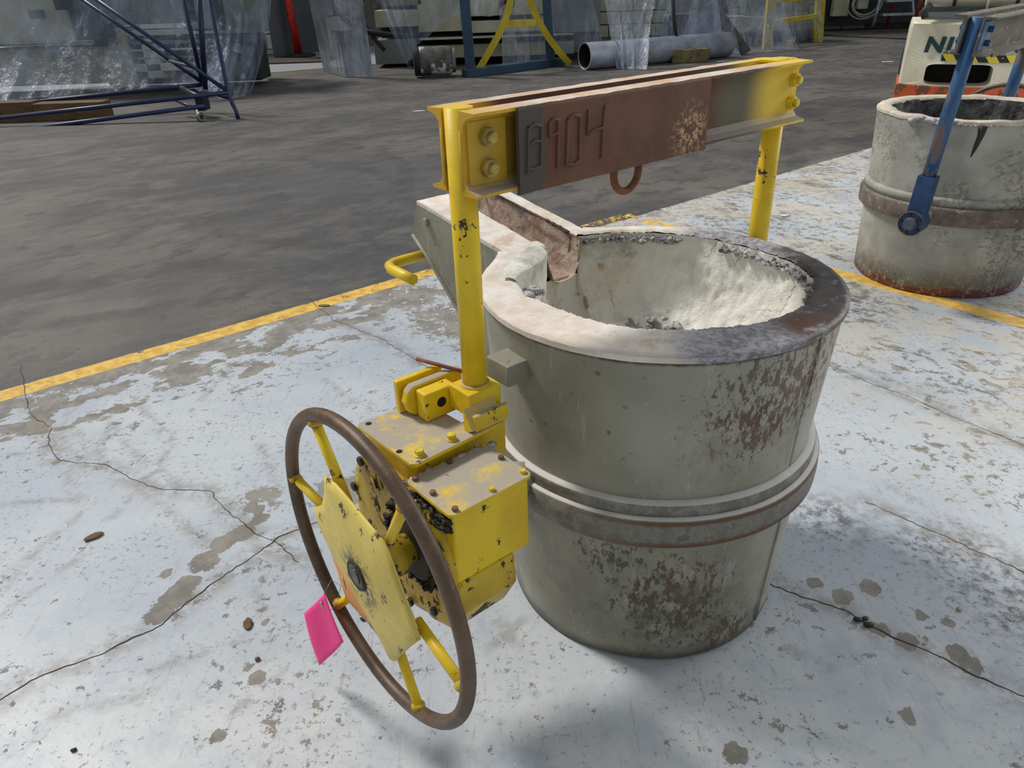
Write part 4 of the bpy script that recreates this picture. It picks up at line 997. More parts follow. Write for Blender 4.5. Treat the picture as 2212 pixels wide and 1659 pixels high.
for x in (-.42, .42):
    MB().cyl((x, .55, 1.0), (x, .75, 2.1), .03, 10).build('guard_post', dkst, FK)
    MB().cyl((x-.09, .75, .27), (x+.09, .75, .27), .27, 28).build('rear_tyre', M['black'], FK, .03)
    MB().cyl((x-.1, 2.2, .3), (x+.1, 2.2, .3), .30, 28).build('front_tyre', M['black'], FK, .03)
MB().box(-.45, .45, .55, 2.1, .22, .42).build('chassis', dkst, FK, .01)
mb = MB(); mb.box(-.47, .47, .68, 2.0, 2.08, 2.13); mb.build('overhead_guard', dkst, FK, .01)

# ================================================================= background
def pbox(mb, x0, y0, x1, y1, Y, dep=.4):
    a, b = atY(x0, y1, Y), atY(x1, y0, Y); return mb.box(a.x, b.x, Y, Y+dep, max(0, a.z), b.z)
def ptube(mb, pts, r, seg=12):              # (px, py, Y)
    return mb.tube([atY(*p) for p in pts], r, seg)
gcream = simple('cream_machine_enamel', (184, 180, 152), .5, 0, .2, 2.5, (150, 148, 126))
gcream2 = simple('pale_machine_enamel', (196, 192, 170), .5, 0, .2, 2, (168, 166, 148))
ggrey = simple('grey_green_enamel', (120, 126, 118), .5, 0, .2, 2, (96, 102, 96))
gdark = simple('dark_void_steel', (44, 46, 46), .7, 0, .2, 4, (26, 27, 28))
navy = simple('navy_blue_tube_paint', (26, 50, 88), .4, 0, .2, 6, (16, 34, 66))
navyd = simple('deep_navy_paint', (16, 24, 66), .45)
steelblue = simple('slate_blue_frame_paint', (44, 76, 100), .45, 0, .2, 4, (34, 58, 80))
yarch = simple('bright_yellow_frame_paint', (206, 184, 40), .45, 0, .2, 5, (178, 156, 32), chips=.68, chipcol=(120, 110, 60), chipscale=10)
wood = simple('weathered_timber', (120, 94, 66), .85, 0, .25, 8, (78, 60, 44), bump=.5, stretch=(1, 6, 6))
gpanel = simple('grey_cabinet_paint', (92, 96, 100), .5, 0, .12, 1.5, (82, 86, 92))
film = m_plastic(); filmh = m_plastic('milky_plastic_film', .95, .35, (150, 156, 168)); filmb = m_plastic('bunched_plastic_film', .42, .14, (206, 214, 230), 26)
blockm = simple('painted_concrete_block', (176, 176, 158), .7, 0, .2, 3, (150, 150, 134), bump=.4)
blockw = simple('white_painted_block', (206, 208, 198), .6, 0, .15, 3, (190, 192, 184), bump=.3)
# --- back wall of blocks
YW = 21.0
wb_ = MB().box(-30, 30, YW+.12, YW+.4, 0, 5.0).build('wall_back', simple('block_mortar', (120, 118, 106), .9)); struct(wb_)
def blocks(X0, X1, rows, mat_, w_=.60, h_=.30):
    me0 = None; cnt = 0
    for r_ in range(rows):
        x = X0-(w_/2 if r_ % 2 else 0)
        while x < X1:
            if me0 is None or mat_.name not in me0.materials:
                o = MB().box(-w_/2+.012, w_/2-.012, 0, .13, .012, h_-.012).build('block', mat_, wb_, .008, seg=1); me0 = o.data
            else: o = bpy.data.objects.new('block', me0); COL.objects.link(o); o.parent = wb_
            o.location = (x+w_/2, YW, r_*h_); x += w_; cnt += 1
    return cnt
blocks(-9.6, -4.2, 6, blockw, .9, .36); blocks(.4, 9.0, 7, blockm)
# --- left machine under clear film
T = thing('covered_machine', 'long grey machine under clear plastic film, behind the blue tube frame', 'machine', tuple(at(150, 225)))
o_ = Vector(T.location)
def rel(mb): mb.v = [p-o_ for p in mb.v]; return mb
mb = MB(); pbox(mb, -60, -90, 115, 95, 12.6, .9); rel(mb).build('cabinet', gcream2, T, .02)
mb = MB(); pbox(mb, 116, -90, 235, 60, 12.7, .9); rel(mb).build('cabinet', ggrey, T, .02)
mb = MB(); pbox(mb, -60, 86, 235, 98, 12.4, 1.1); rel(mb).build('ledge', gcream2, T, .01)
mb = MB(); pbox(mb, -60, 99, 240, 190, 12.7, .8); rel(mb).build('bed', gcream, T, .02)
for (x0, y0, x1, y1, m_) in ((236, -90, 400, 55, ggrey), (236, 60, 460, 80, gcream2), (236, 84, 460, 100, ggrey), (236, 102, 440, 114, gcream2), (236, 120, 430, 132, ggrey), (236, 134, 420, 158, gcream2), (245, 60, 262, 190, gcream), (322, 84, 334, 170, gcream), (405, -60, 470, 70, ggrey), (470, -60, 540, 74, ggrey)):
    mb = MB(); pbox(mb, x0, y0, x1, y1, 12.6 if x0 != 245 else 12.5, .5); rel(mb).build('beam' if y1-y0 < 40 else 'column', m_, T, .012)
mb = MB(); pbox(mb, 236, 60, 545, 185, 13.1, .6); pbox(mb, 462, 74, 545, 95, 12.55, .5); rel(mb).build('dark_frame', gdark, T, .02)
for (x0, x1) in ((205, 216), (120, 165), (130, 152), (60, 80)):
    mb = MB(); pbox(mb, x0, -20 if x0 > 100 else 40, x1, 22 if x0 < 200 else 100, 12.35, .3); rel(mb).build('fitting', gdark if x0 != 60 else ggrey, T, .01)
mb = MB(); pbox(mb, 0, 215, 66, 268, 10.3, .9); pbox(mb, 78, 214, 218, 268, 10.3, .9)
for k, (x0, x1) in enumerate(((-60, 64), (80, 218))):
    bl = MB(); pbox(bl, x0, 220, x1, 268, 9.95, .25); ob = bl.build('timber_block', wood, None, .01)
    tag(ob, ('short dark timber block under the covered machine at the left edge', 'long orange-brown timber block under the covered machine')[k], 'timber')
# clear film sheets
def sheet(name, label, top, bot, mat_, amp=.12, fq=5.0, nu=70, nv=30, flare=1.5, group='plastic sheets over the stored machines', seed=0):
    # top and bottom edges as lists of (px, py, Y or None for the floor)
    def mk(l): return [at(p[0], p[1]) if p[2] is None else atY(*p) for p in l]
    Tt, Bb = mk(top), mk(bot); base = sum(Bb, Vector())/len(Bb); base.z = 0
    def pl(l, u_):
        q = u_*(len(l)-1); i = min(int(q), len(l)-2); return l[i].lerp(l[i+1], q-i)
    Ln = sum((Tt[i+1]-Tt[i]).length for i in range(len(Tt)-1))
    def fn(u_, v_):
        a, b = pl(Tt, u_), pl(Bb, u_); p = a.lerp(b, v_**flare) ; p.z = a.z+(b.z-a.z)*v_
        s_ = u_*Ln*fq
        d = amp*(nz((s_, v_*1.2+seed, 1.3))+.5*nz((s_*2.3, v_*2+seed, 7)))+amp*.45*(1-abs(nz((s_*1.7+v_*2, seed, 3)))*2)*.5
        p.y -= d*(.35+.65*v_); p.x += d*.4
        if v_ > .97: p.z = max(p.z, .01)+.02*abs(nz((s_, 2, 2)))
        return p-base
    o = MB().grid(fn, nu, nv).build(name, mat_, None); o.location = base; tag(o, label, 'plastic sheet', group); return o
sheet('plastic_sheet', 'wide clear film draped over the long machine at far left', [(-80, -120, 12.2), (200, -120, 12.2), (420, -120, 12.3), (575, -120, 12.9)],
      [(-80, 222, 11.3), (100, 212, 11.3), (260, 204, 11.3), (420, 190, 11.5), (480, 215, 11.2), (540, 205, None)], film, .22, 2.6, 150, 44, 2.2)
sheet('plastic_sheet', 'hanging film bulge beside the grey cabinet', [(470, -120, 12.9), (530, -120, 13.2), (572, -120, 14.2)], [(500, 110, 12.6), (530, 118, 13.2), (552, 128, 14.4)], filmh, .12, 3, 40, 24, 1.0, seed=4)
# --- blue tube frame
FR = thing('tube_frame', 'navy blue tubular trestle frame with a small caster at far left', 'frame', tuple(at(510, 262)))
o_ = Vector(FR.location)
def tb(name, pts, r=.024, m_=navy): mb = MB(); ptube(mb, pts, r); return rel(mb).build(name, m_, FR)
tb('rail', [(-120, 302, 9.55), (443, 229, 9.55)], .026); tb('rail', [(-120, 269, 9.65), (492, 200, 9.65)], .026); tb('rail', [(-120, 240, 10.3), (436, 183, 10.3)], .026, navyd)
tb('upright', [(447, -25, 9.65), (494, 205, 9.65), (502, 224, 9.62), (510, 240, 9.6), (515, 259, 9.58)], .024)
tb('upright', [(429, -25, 10.25), (444, 195, 10.25)], .033, navyd); tb('upright', [(391, -25, 10.3), (437, 180, 10.3)], .026)
tb('brace', [(150, -20, 10.3), (433, 175, 10.3)], .024); tb('brace', [(178, -22, 9.65), (489, 195, 9.65)], .024)
tb('spacer', [(366, 131, 10.28), (415, 145, 9.66)], .018, simple('brown_spacer', (92, 78, 78), .6))
tb('cross_tube', [(380, 216, 10.0), (424, 236, 9.7)], .022, navyd); tb('cross_tube', [(440, 196, 10.2), (495, 212, 9.7)], .02, navyd)
tb('cross_tube', [(392, 190, 10.2), (420, 204, 9.9), (440, 212, 9.8)], .03, navyd)
mb = MB(); a = atY(436, 215, 9.8); mb.box(a.x-.05, a.x+.05, a.y-.1, a.y+.1, a.z-.12, a.z+.04); rel(mb).build('corner_plate', navyd, FR, .004)
cpos = at(435, 262); mb = MB(); mb.cyl(cpos+Vector((-.02, 0, .055)), cpos+Vector((.02, -.015, .055)), .055, 24); cst = rel(mb).build('caster_wheel', simple('grey_caster_tyre', (140, 142, 142), .5), FR, .006)
mb = MB(); mb.cyl(cpos+Vector((-.028, 0, .055)), cpos+Vector((.028, -.02, .055)), .028, 16); rel(mb).build('caster_hub', gdark, cst)
tb('caster_fork', [(424, 236, 9.7), (432, 252, 9.6)], .02, simple('zinc_fork', (150, 150, 130), .4, .6))
# --- cabinet, bollard, mats
a, b = at(592, 126), at(686, 109); tv = Vector((0, 0, 2.4)); bk = Vector((.25, .28, 0))
CB = MB().hexa([a, b, b+bk, a+bk], [a+tv, b+tv, b+bk+tv, a+bk+tv]).build('grey_cabinet', gpanel, None, .01); tag(CB, 'plain dark grey cabinet door standing behind the red bollard', 'cabinet')
BL = thing('bollard', 'red post bollard with a white band on a round black foot', 'bollard', tuple(at(650, 122)))
p0 = Vector((0, 0, 0)); rr_ = scale_at(at(650, 118))
MB().lathe([(.02, 0), (31*rr_, 0), (31*rr_, .035), (26*rr_, .055), (9*rr_, .075), (.01, .075)], 32).build('foot', M['black'], BL)
MB().cyl((-.04, 0, .07), (-.10, 0, 1.55), 7.8*rr_, 20).build('post', simple('signal_red_plastic', (206, 24, 20), .4, var=.1), BL)
MB().cyl((-.089, 0, 1.33), (-.094, 0, 1.48), 8.1*rr_, 20).build('white_band', simple('reflective_white', (236, 238, 236), .4), BL)
mt = MB().box(-.9, .9, -.6, .6, 0, .02).build('floor_mat', simple('black_entry_mat', (26, 26, 30), .9), None, .004, loc=tuple(at(560, 124))); tag(mt, 'black floor mat under the film bulge by the block wall', 'mat')
mt = MB().box(-.8, .8, -.55, .55, 0, .025).build('floor_mat', simple('brown_entry_mat', (66, 60, 52), .95), None, .004, loc=tuple(at(640, 132))); tag(mt, 'worn brown floor mat under the red bollard', 'mat')
# --- curtain and cables
sheet('plastic_curtain', 'milky plastic curtain hanging to the floor right of the red bollard', [(640, -120, 14.0), (700, -120, 13.9), (770, -120, 13.8)], [(700, 157, None), (750, 168, None), (806, 166, None)], filmh, .10, 2.2, 60, 30, 1.0, seed=2)
mb = MB(); ptube(mb, [(712, -40, 14.6), (722, 5, 14.5), (742, 40, 14.4), (765, 58, 14.3), (800, 70, 14.2), (845, 76, 14.2), (880, 78, 14.4)], .045); ob = mb.build('black_cable', M['black'], None); tag(ob, 'thick black cable looping behind the milky curtain', 'cable')
mb = MB(); ptube(mb, [(756, -40, 14.6), (768, 15, 14.5), (790, 55, 14.3), (810, 85, 14.2), (830, 108, 14.1)], .035); ob = mb.build('black_cable', M['black'], None); tag(ob, 'thinner black cable hanging down right of the milky curtain', 'cable')
# --- machine under film, centre
T = thing('covered_machine', 'cream machine under plastic behind the motor and yellow curved frame', 'machine', tuple(at(1020, 140))); o_ = Vector(T.location)
for (x0, y0, x1, y1, m_, nm) in ((905, -90, 1010, 70, gcream, 'cabinet'), (1012, -90, 1180, 36, gcream, 'cabinet'), (905, 76, 1240, 84, gcream2, 'ledge'), (905, 88, 1240, 128, gcream, 'bed'), (1012, 40, 1180, 72, gcream2, 'panel'),
                                 (812, 20, 905, 60, gcream, 'panel'), (812, 84, 900, 140, ggrey, 'panel'), (1185, -90, 1300, 72, ggrey, 'cabinet'), (830, -90, 904, 14, simple('tan_board', (140, 124, 104), .7), 'cabinet')):
    mb = MB(); pbox(mb, x0, y0, x1, y1, 15.2 if nm != 'ledge' else 15.0, .9); rel(mb).build(nm, m_, T, .015)
mb = MB(); pbox(mb, 830, -80, 1300, 142, 15.8, .5); rel(mb).build('dark_frame', gdark, T, .01)
mb = MB(); mb.cyl(atY(1090, 5, 15.1), atY(1110, 5, 15.4), .12, 16); rel(mb).build('round_port', gdark, T)
sheet('plastic_sheet', 'clear film swagged over the cream machine, above the dropped motor', [(775, -120, 13.9), (860, -120, 13.9), (1000, -120, 14.0)], [(890, 162, None), (900, 100, 13.9), (985, 30, 14.0)], film, .2, 3.2, 90, 34, 1.3, seed=7)
sheet('plastic_sheet', 'bunched film low on the machine inside the blue steel frame', [(1080, 20, 14.6), (1120, -20, 14.6), (1175, 40, 14.7)], [(1085, 148, None), (1130, 144, None), (1175, 140, None)], filmb, .16, 5, 60, 28, 1.2, seed=8)
sheet('plastic_sheet', 'gathered film tuft hanging high between the blue posts', [(1020, -90, 14.5), (1060, -90, 14.5), (1110, -90, 14.6)], [(1018, 34, 14.4), (1055, 36, 14.4), (1085, 32, 14.5)], filmb, .14, 7, 50, 20, 1.0, seed=9)
sheet('plastic_sheet', 'thin film hanging right of the blue steel frame', [(1180, -90, 15.0), (1210, -90, 15.0), (1260, -90, 15.0)], [(1190, 120, 14.9), (1235, 112, 14.9), (1300, 118, 14.9)], film, .12, 4, 40, 22, 1.0, seed=10)
# --- dropped motor
MO = thing('electric_motor', 'dirty cylindrical motor lying on the dark floor, white patches flaking', 'motor', tuple(at(935, 166))); mm = scale_at(at(935, 166)); th_ = math.radians(8); RM = Matrix.Rotation(th_, 4, 'Z')
def mot(mb): mb.v = [RM @ p for p in mb.v]; return mb
R_ = 29*mm
mot(MB().tube([(-26*mm, 0, R_+.02), (42*mm, 0, R_+.02)], R_, 28)).build('motor_body', simple('flaking_white_paint', (104, 100, 94), .7, 0, .2, 6, (52, 50, 46), chips=.56, chipcol=(206, 204, 196), chipscale=4), MO, .02)
mot(MB().tube([(-38*mm, 0, R_+.02), (-24*mm, 0, R_+.02)], R_*.99, 28)).build('end_bell', M['black'], MO, .02)
mot(MB().cyl((-50*mm, 0, R_+.02), (-40*mm, 0, R_+.02), R_*.25, 16)).build('motor_shaft', gdark, MO)
mot(MB().box(-20*mm, 34*mm, -R_*.8, R_*.8, 0, .05)).build('motor_feet', gdark, MO, .005)
mot(MB().tube([(42*mm, 0, R_+.02), (50*mm, 0, R_+.02)], R_*.86, 24)).build('end_cover', simple('pale_cover', (160, 158, 150), .6, 0, .3, 10, (80, 78, 72)), MO, .01)
# --- blue steel frame with the yellow arches
FB = thing('post_stand', 'slate blue steel frame with two tall posts and a floor channel', 'frame', tuple(at(1100, 158))); o_ = Vector(FB.location)
A1, A2 = at(1018, 166), at(1190, 144)
def post(px0, px1, base, w_=.16):
    mb = MB(); top = atY(px0, -40, base.y); dx = (top-Vector((base.x, base.y, 0)))
    b4 = [(base.x-w_/2, base.y-w_/2, 0), (base.x+w_/2, base.y-w_/2, 0), (base.x+w_/2, base.y+w_/2, 0), (base.x-w_/2, base.y+w_/2, 0)]
    t4 = [(top.x-w_/2, base.y-w_/2, top.z), (top.x+w_/2, base.y-w_/2, top.z), (top.x+w_/2, base.y+w_/2, top.z), (top.x-w_/2, base.y+w_/2, top.z)]
    mb.hexa(b4, t4); return rel(mb).build('post', steelblue, FB, .01)
post(1000, 0, A1); post(1178, 0, A2, .15)
dv_ = (A2-A1).normalized(); nv_ = Vector((-dv_.y, dv_.x, 0)); mb = MB(); s0, s1 = A1-dv_*.12, A2+dv_*.25
mb.hexa([s0-nv_*.1, s1-nv_*.1, s1+nv_*.1, s0+nv_*.1], [p+Vector((0, 0, .13)) for p in (s0-nv_*.1, s1-nv_*.1, s1+nv_*.1, s0+nv_*.1)]); rel(mb).build('floor_channel', steelblue, FB, .01)
YA = thing('arched_trestle', 'bright yellow steel trestle of two curved legs leaning on the blue frame', 'frame', tuple(at(1130, 158))); o_ = Vector(YA.location)
def arch(pts, Y0, Y1, sgn):
    P_ = []
    for i in range(len(pts)-1):
        for q in range(4):
            f = q/4; a, b = pts[i], pts[i+1]; t = (i+f)/(len(pts)-1); P_.append(atY(a[0]+(b[0]-a[0])*f, a[1]+(b[1]-a[1])*f, Y0+(Y1-Y0)*t))
    P_.append(atY(*pts[-1], Y1))
    mb = MB(); mb.sweep([p-o_ for p in P_], [(-.01, -.055), (.01, -.055), (.01, -.012), (.16, -.012), (.16, .012), (.01, .012), (.01, .055), (-.01, .055)], (0, 1, 0)); return mb.build('curved_leg', yarch, YA)
arch([(1106, -40), (1101, 10), (1092, 42), (1076, 78), (1055, 115), (1031, 156)], 13.5, 13.45, 1)
arch([(1140, -40), (1147, 10), (1163, 45), (1184, 80), (1208, 112), (1231, 138)], 14.0, 14.2, -1)
a, b = atY(1090, 52, 13.5), atY(1158, 49, 13.95); mb = MB(); mb.sweep([a-o_, b-o_], [(-.02, -.045), (.02, -.045), (.02, .045), (-.02, .045)], (0, 1, 0)); mb.build('crossbar', yarch, YA)
# --- big pipe, timber, shovel, plank
pa, pb = at(1262, 151), at(1568, 123); rp = 27*scale_at(pa); pa.z = pb.z = rp
mb = MB(); dr = (pb-pa).normalized(); N_ = 40; o_ = pa.copy(); X_ = dr.cross(Vector((0, 0, 1))).normalized(); Zv = Vector((0, 0, 1))
for (t_, r_) in ((0, rp), ((pb-pa).length, rp), ((pb-pa).length, rp-.02), (0, rp-.02), (0, rp)):
    for k in range(N_): a = 2*math.pi*k/N_; mb.v.append(dr*t_+X_*r_*math.cos(a)+Zv*(r_*math.sin(a)))
for i in range(4):
    for k in range(N_): mb.f.append((i*N_+k, i*N_+(k+1) % N_, (i+1)*N_+(k+1) % N_, (i+1)*N_+k)); mb.sm.append(True)
pin = MB().tube([dr*.004, dr*((pb-pa).length-.004)], rp-.022, 40, caps=False)
ob = mb.build('steel_pipe', simple('galvanised_steel', (178, 182, 194), .36, .25, .2, 4, (140, 144, 156), chips=.66, chipcol=(84, 74, 70), chipscale=5), None); ob.location = pa; tag(ob, 'large silver steel pipe lying on the floor with an open left end', 'pipe'); pin.build('pipe_bore', simple('shade_painted_bore', (46, 34, 30), .9), ob); MB().cyl(dr*1.2, dr*1.22, rp-.023, 32).build('bore_shade_disc', simple('shade_painted_disc', (24, 20, 18), .95), ob)  # dark bore colour and added inner disc stand in for shade inside the pipe
pc = at(1372, 140); pc.z = rp; q = (pc-pa).dot(dr)
ob2 = MB().tube([dr*(q*.52)+X_*(rp+.006)*math.cos(a)+Zv*((rp+.006)*math.sin(a)) for a in [math.radians(20+i*8) for i in range(12)]], .012, 6).build('band_strap', gdark, ob)
c4 = [at(1452, 137), at(1524, 137)]; bl = MB(); a = c4[0]; b = atY(1536, 105, c4[0].y)
TBk = MB().box(a.x, b.x-.02, a.y, a.y+.45, 0, b.z).build('timber_block', simple('oily_timber', (138, 126, 80), .8, 0, .25, 6, (60, 54, 36), bump=.5, chips=.6, chipcol=(44, 40, 30), chipscale=8), None, .012); tag(TBk, 'squared oily timber block with a shovel standing on it', 'timber')
SH = thing('shovel', 'black steel shovel standing upright on the squared timber block', 'shovel', (atY(1463, 104, a.y+.2).x, a.y+.2, b.z)); o_ = Vector(SH.location)
mb = MB(); ptube(mb, [(1450, -60, a.y+.45), (1456, 40, a.y+.35), (1463, 92, a.y+.22)], .032, 10); rel(mb).build('handle', gdark, SH)
s_ = scale_at(o_); mb = MB(); mb.prism([(-10*s_, 0), (10*s_, 0), (10*s_, 17*s_), (3*s_, 21*s_), (-3*s_, 21*s_), (-10*s_, 17*s_)], 1, -.012, .012); mb.build('blade', gdark, SH, .004)
pk0, pk1 = at(1612, 119), atY(1535, 5, 15.9); mb = MB(); o_ = pk0.copy(); mb.sweep([Vector((0, 0, .04)), pk1-pk0], [(-.05, -.085), (.05, -.085), (.05, .085), (-.05, .085)], (0, 1, 0)); ob = mb.build('leaning_plank', simple('tarred_plank', (72, 68, 62), .7, 0, .2, 6, (30, 29, 28)), None, .008); ob.location = pk0; tag(ob, 'dark plank leaning diagonally against the film, right of the timber block', 'plank')
sheet('plastic_sheet', 'film hanging over the silver pipe, its hem trailing on the floor', [(1290, -100, 14.4), (1340, -100, 14.2), (1425, -100, 14.2)], [(1330, 149, None), (1352, 150, None), (1392, 152, None)], filmb, .16, 4.5, 80, 40, 1.0, seed=11)
sheet('plastic_sheet', 'clear film behind the shovel, over the far end of the pipe', [(1420, -100, 15.3), (1500, -100, 15.3), (1580, -100, 15.4)], [(1400, 134, None), (1490, 128, None), (1600, 122, None)], film, .2, 4.5, 90, 34, 1.2, seed=12)
sheet('plastic_sheet', 'fan of pleated film between the shovel and the leaning plank', [(1515, -100, 15.0), (1528, -100, 15.0), (1545, -100, 15.0)], [(1470, 116, 15.0), (1520, 116, 15.0), (1560, 116, 15.1)], filmb, .10, 16, 50, 26, 1.0, seed=13)
sheet('plastic_sheet', 'film skirt between the leaning plank and the yellow ladder frame', [(1560, -100, 16.2), (1610, -100, 16.2), (1670, -100, 16.3)], [(1590, 118, None), (1640, 112, None), (1720, 108, None)], filmb, .2, 4, 70, 30, 1.3, seed=14)
sheet('plastic_sheet', 'film gathered inside the yellow ladder frame, ending in a tail', [(1690, -100, 17.3), (1730, -100, 17.3), (1768, -100, 17.4)], [(1680, 100, None), (1745, 88, None), (1766, 92, None)], filmb, .2, 5, 60, 30, 1.2, seed=15)
T = thing('covered_machine', 'dark machinery under film behind the pipe and leaning plank', 'machine', tuple(at(1560, 100))); o_ = Vector(T.location)
for (x0, y0, x1, y1, Y_, m_, nm) in ((1440, 30, 1560, 92, 17.8, gdark, 'base'), (1450, -90, 1500, 28, 17.6, ggrey, 'column'), (1515, -60, 1600, 30, 17.6, simple('olive_panel', (96, 92, 72), .6), 'panel'), (1560, 32, 1700, 70, 17.9, gcream, 'panel'), (1565, 70, 1765, 92, 18.0, gdark, 'base'), (1610, -60, 1760, 30, 18.0, ggrey, 'panel')):
    mb = MB(); pbox(mb, x0, y0, x1, y1, Y_, .5); rel(mb).build(nm, m_, T, .02)
# --- yellow ladder-like frame
YL = thing('ladder_frame', 'yellow steel ladder-like frame with two rungs, beside the film tail', 'frame', tuple(at(1700, 100))); o_ = Vector(YL.location)
a, b = at(1656, 107), at(1766, 91)
def lad(p, tx, w_):
    top = atY(tx, -60, p.y); mb = MB(); mb.hexa([(p.x-w_/2, p.y-.07, 0), (p.x+w_/2, p.y-.07, 0), (p.x+w_/2, p.y+.07, 0), (p.x-w_/2, p.y+.07, 0)], [(top.x-w_/2, p.y-.07, top.z), (top.x+w_/2, p.y-.07, top.z), (top.x+w_/2, p.y+.07, top.z), (top.x-w_/2, p.y+.07, top.z)])
    rel(mb).build('leg', yarch, YL, .01); return top
lad(a, 1672, .17); lad(b, 1776, .18)
for (x0, y0, x1, y1) in ((1664, 49, 1768, 34), (1670, 2, 1772, -8)):
    mb = MB(); mb.sweep([atY(x0, y0, a.y)-o_, atY(x1, y1, b.y)-o_], [(-.04, -.045), (.04, -.045), (.04, .045), (-.04, .045)], (0, 1, 0)); mb.build('rung', yarch, YL, .006)
ob = MB(); pbox(ob, 1706, 88, 1722, 103, 16.5, .3); ob = ob.build('timber_block', wood, None, .01); tag(ob, 'small wood offcut lying inside the yellow ladder frame', 'timber')
# --- far right
for (x0, y0, x1, y1, m_, lb, ct) in ((1798, -80, 1850, 36, gcream, 'cream machine panel hanging above the dark gap, left of the coiled hoses', 'panel'), (1852, -80, 1892, 20, gcream2, 'pale machine panel behind the coiled white hoses', 'panel')):
    ob = MB(); pbox(ob, x0, y0, x1, y1, 20.3, .2); ob = ob.build('hung_cabinet', m_, None, .02); tag(ob, lb, ct)
ob = MB(); pbox(ob, 1775, -80, 2215, 56, 20.6, .3); ob = ob.build('void_shade_box', gdark, None, .02); tag(ob, 'long dark box standing in for the shaded void along the far right wall', 'machine')  # added dark box, its colour gives the shade of the void below the panels
HO = thing('hose_coil', 'coiled white hoses hanging on the far machine left of the step ladder', 'hose', tuple(atY(1868, 20, 20.1)-Vector((0, 0, .4)))); o_ = Vector(HO.location); hm = simple('white_hose', (196, 194, 180), .5)
for i, (rr, dx) in enumerate(((.42, 0), (.36, .1), (.30, -.05))):
    c_ = atY(1868+dx*30, 8, 20.1); mb = MB(); mb.tube([c_+Vector((rr*math.cos(t*math.pi/16), -.05*i, rr*.8*math.sin(t*math.pi/16))) for t in range(32)], .018, 8, closed=True); rel(mb).build('hose_loop', hm, HO)
SL = thing('step_ladder', 'aluminium and red step ladder standing open behind the forklift', 'ladder', tuple(at(1930, 62))); o_ = Vector(SL.location)
alu = simple('aluminium', (176, 182, 188), .35, .7); red = simple('red_fibreglass', (150, 52, 44), .5)
for nm, p0_, p1_, m_ in (('rail', (1886, 56, 19.6), (1912, -40, 19.9), alu), ('rail', (1975, 60, 19.6), (1968, -40, 19.9), alu), ('rear_rail', (1915, 58, 20.3), (1944, -40, 20.0), red), ('rear_rail', (1975, 46, 19.2), (2004, -40, 19.2), red)):
    mb = MB(); ptube(mb, [p0_, p1_], .04, 6); rel(mb).build(nm, m_, SL)
for y_ in (34, 4, -24):
    k = (56-y_)/96; mb = MB(); p, q = atY(1886+26*k+14, y_-2, 19.6), atY(1975-7*k, y_+1, 19.6); mb.box(p.x, q.x, 19.55, 19.75, p.z-.03, p.z+.03); rel(mb).build('step', alu, SL, .005)
ca, cb = at(1772, 77), at(1966, 86); mb = MB(); o_ = ca.copy(); mb.tube([Vector((0, 0, .012))]+[(cb-ca)*f+Vector((0, .08*nz((f*5, 1, 1)), .012)) for f in (.25, .5, .75)]+[(cb-ca)*1.2+Vector((0, 0, .012))], .025, 8); ob = mb.build('floor_cable', M['black'], None); ob.location = ca; tag(ob, 'black cable running across the far floor to the forklift', 'cable')
def scrap(px, py, r, m_, label, cat, nm, fl=.25, seed=0, el=1.0, rz=0):
    mb = MB(); lump(mb, (0, 0, 0), r, fl, .9, seed, 6, 10); mb.v = [Matrix.Rotation(rz, 3, 'Z') @ Vector((p.x*el, p.y, p.z)) for p in mb.v]; zm = min(p.z for p in mb.v); mb.v = [p-Vector((0, 0, zm-.0008)) for p in mb.v]
    o = mb.build(nm, m_, None); o.location = at(px, py); tag(o, label, cat); return o
white = simple('white_scrap', (226, 226, 228), .6, 0, .2, 20, (190, 190, 196)); leaf = simple('dry_leaf', (120, 92, 64), .8, 0, .2, 40, (84, 62, 44)); blk = simple('black_clinker', (36, 34, 34), .6)
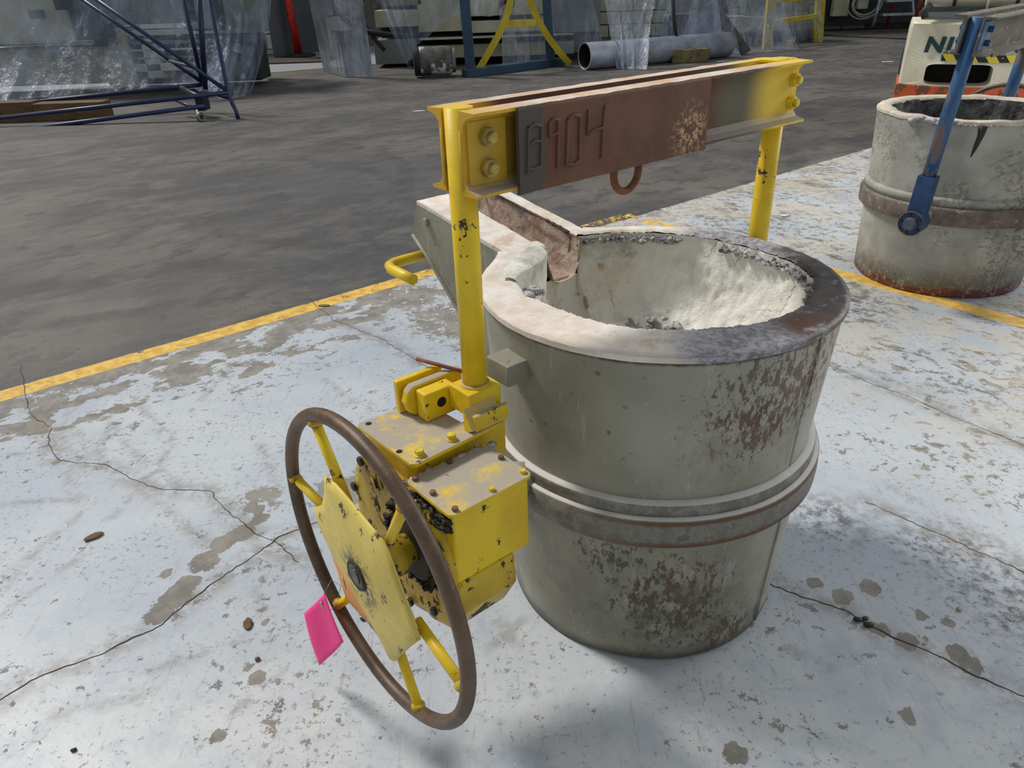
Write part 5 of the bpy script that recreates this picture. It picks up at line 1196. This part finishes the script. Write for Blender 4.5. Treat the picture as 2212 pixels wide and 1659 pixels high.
scrap(1806, 57, .12, white, 'crumpled white rag on the far floor left of the step ladder', 'rag', 'rag', .6, 1); scrap(1820, 58, .10, simple('pale_rag', (190, 186, 196), .7), 'small pale rag on the far floor, right of the white rag', 'rag', 'rag', .6, 2); scrap(1838, 59, .12, simple('blue_rag', (44, 44, 82), .7), 'dark blue rag on the far floor near the step ladder', 'rag', 'rag', .5, 3)
scrap(1918, 134, .05, white, 'long white paper scrap on the dark floor left of the forklift', 'scrap', 'paper_scrap', .08, 4, 2.2, .1)
scrap(1695, 466, .018, white, 'white flake on blue floor between the ladles', 'scrap', 'paper_scrap', .12, 5, 2.0, .3)
scrap(905, 240, .04, white, 'white streak of scrap on dark floor left of the yellow beam end', 'scrap', 'paper_scrap', .06, 6, 2.4, .2)
scrap(203, 1161, .014, leaf, 'curled brown leaf on painted floor, left of the handwheel', 'leaf', 'dry_leaf', .25, 7, 1.9, .7)
scrap(536, 1349, .011, leaf, 'dry brown wood chip on the floor left of the pink tag', 'leaf', 'wood_chip', .3, 8, 2.0, 1.9)
scrap(700, 661, .014, simple('grey_chip', (96, 100, 84), .8), 'flat grey chip lying across the yellow floor line', 'chip', 'flat_chip', .12, 9, 2.4, -.1)
scrap(557, 1426, .006, leaf, 'small dark pebble between two bare floor spots', 'pebble', 'pebble', .6, 10)
scrap(787, 1338, .007, blk, 'black crumb on the floor just right of the pink tag', 'crumb', 'crumb', .5, 11, 1.6)
scrap(160, 1622, .005, blk, 'black crumb near the lower left corner of the floor', 'crumb', 'crumb', .5, 12, 1.4)
for i, (px, py) in enumerate(((1852, 1341), (1876, 1352), (1868, 1338))):
    scrap(px, py, (.008, .009, .006)[i], blk, ('leftmost of three black crumbs on shaded floor right of the ladle', 'largest, lowest of three black crumbs right of the ladle', 'uppermost of three black crumbs right of the ladle')[i], 'crumb', 'crumb', .5, 13+i, 1.5)
scrap(2073, 1317, .006, simple('tan_chip', (206, 190, 160), .8), 'tan chip beside the round bare spot on the right floor', 'chip', 'flat_chip', .4, 17, 1.6, .6)
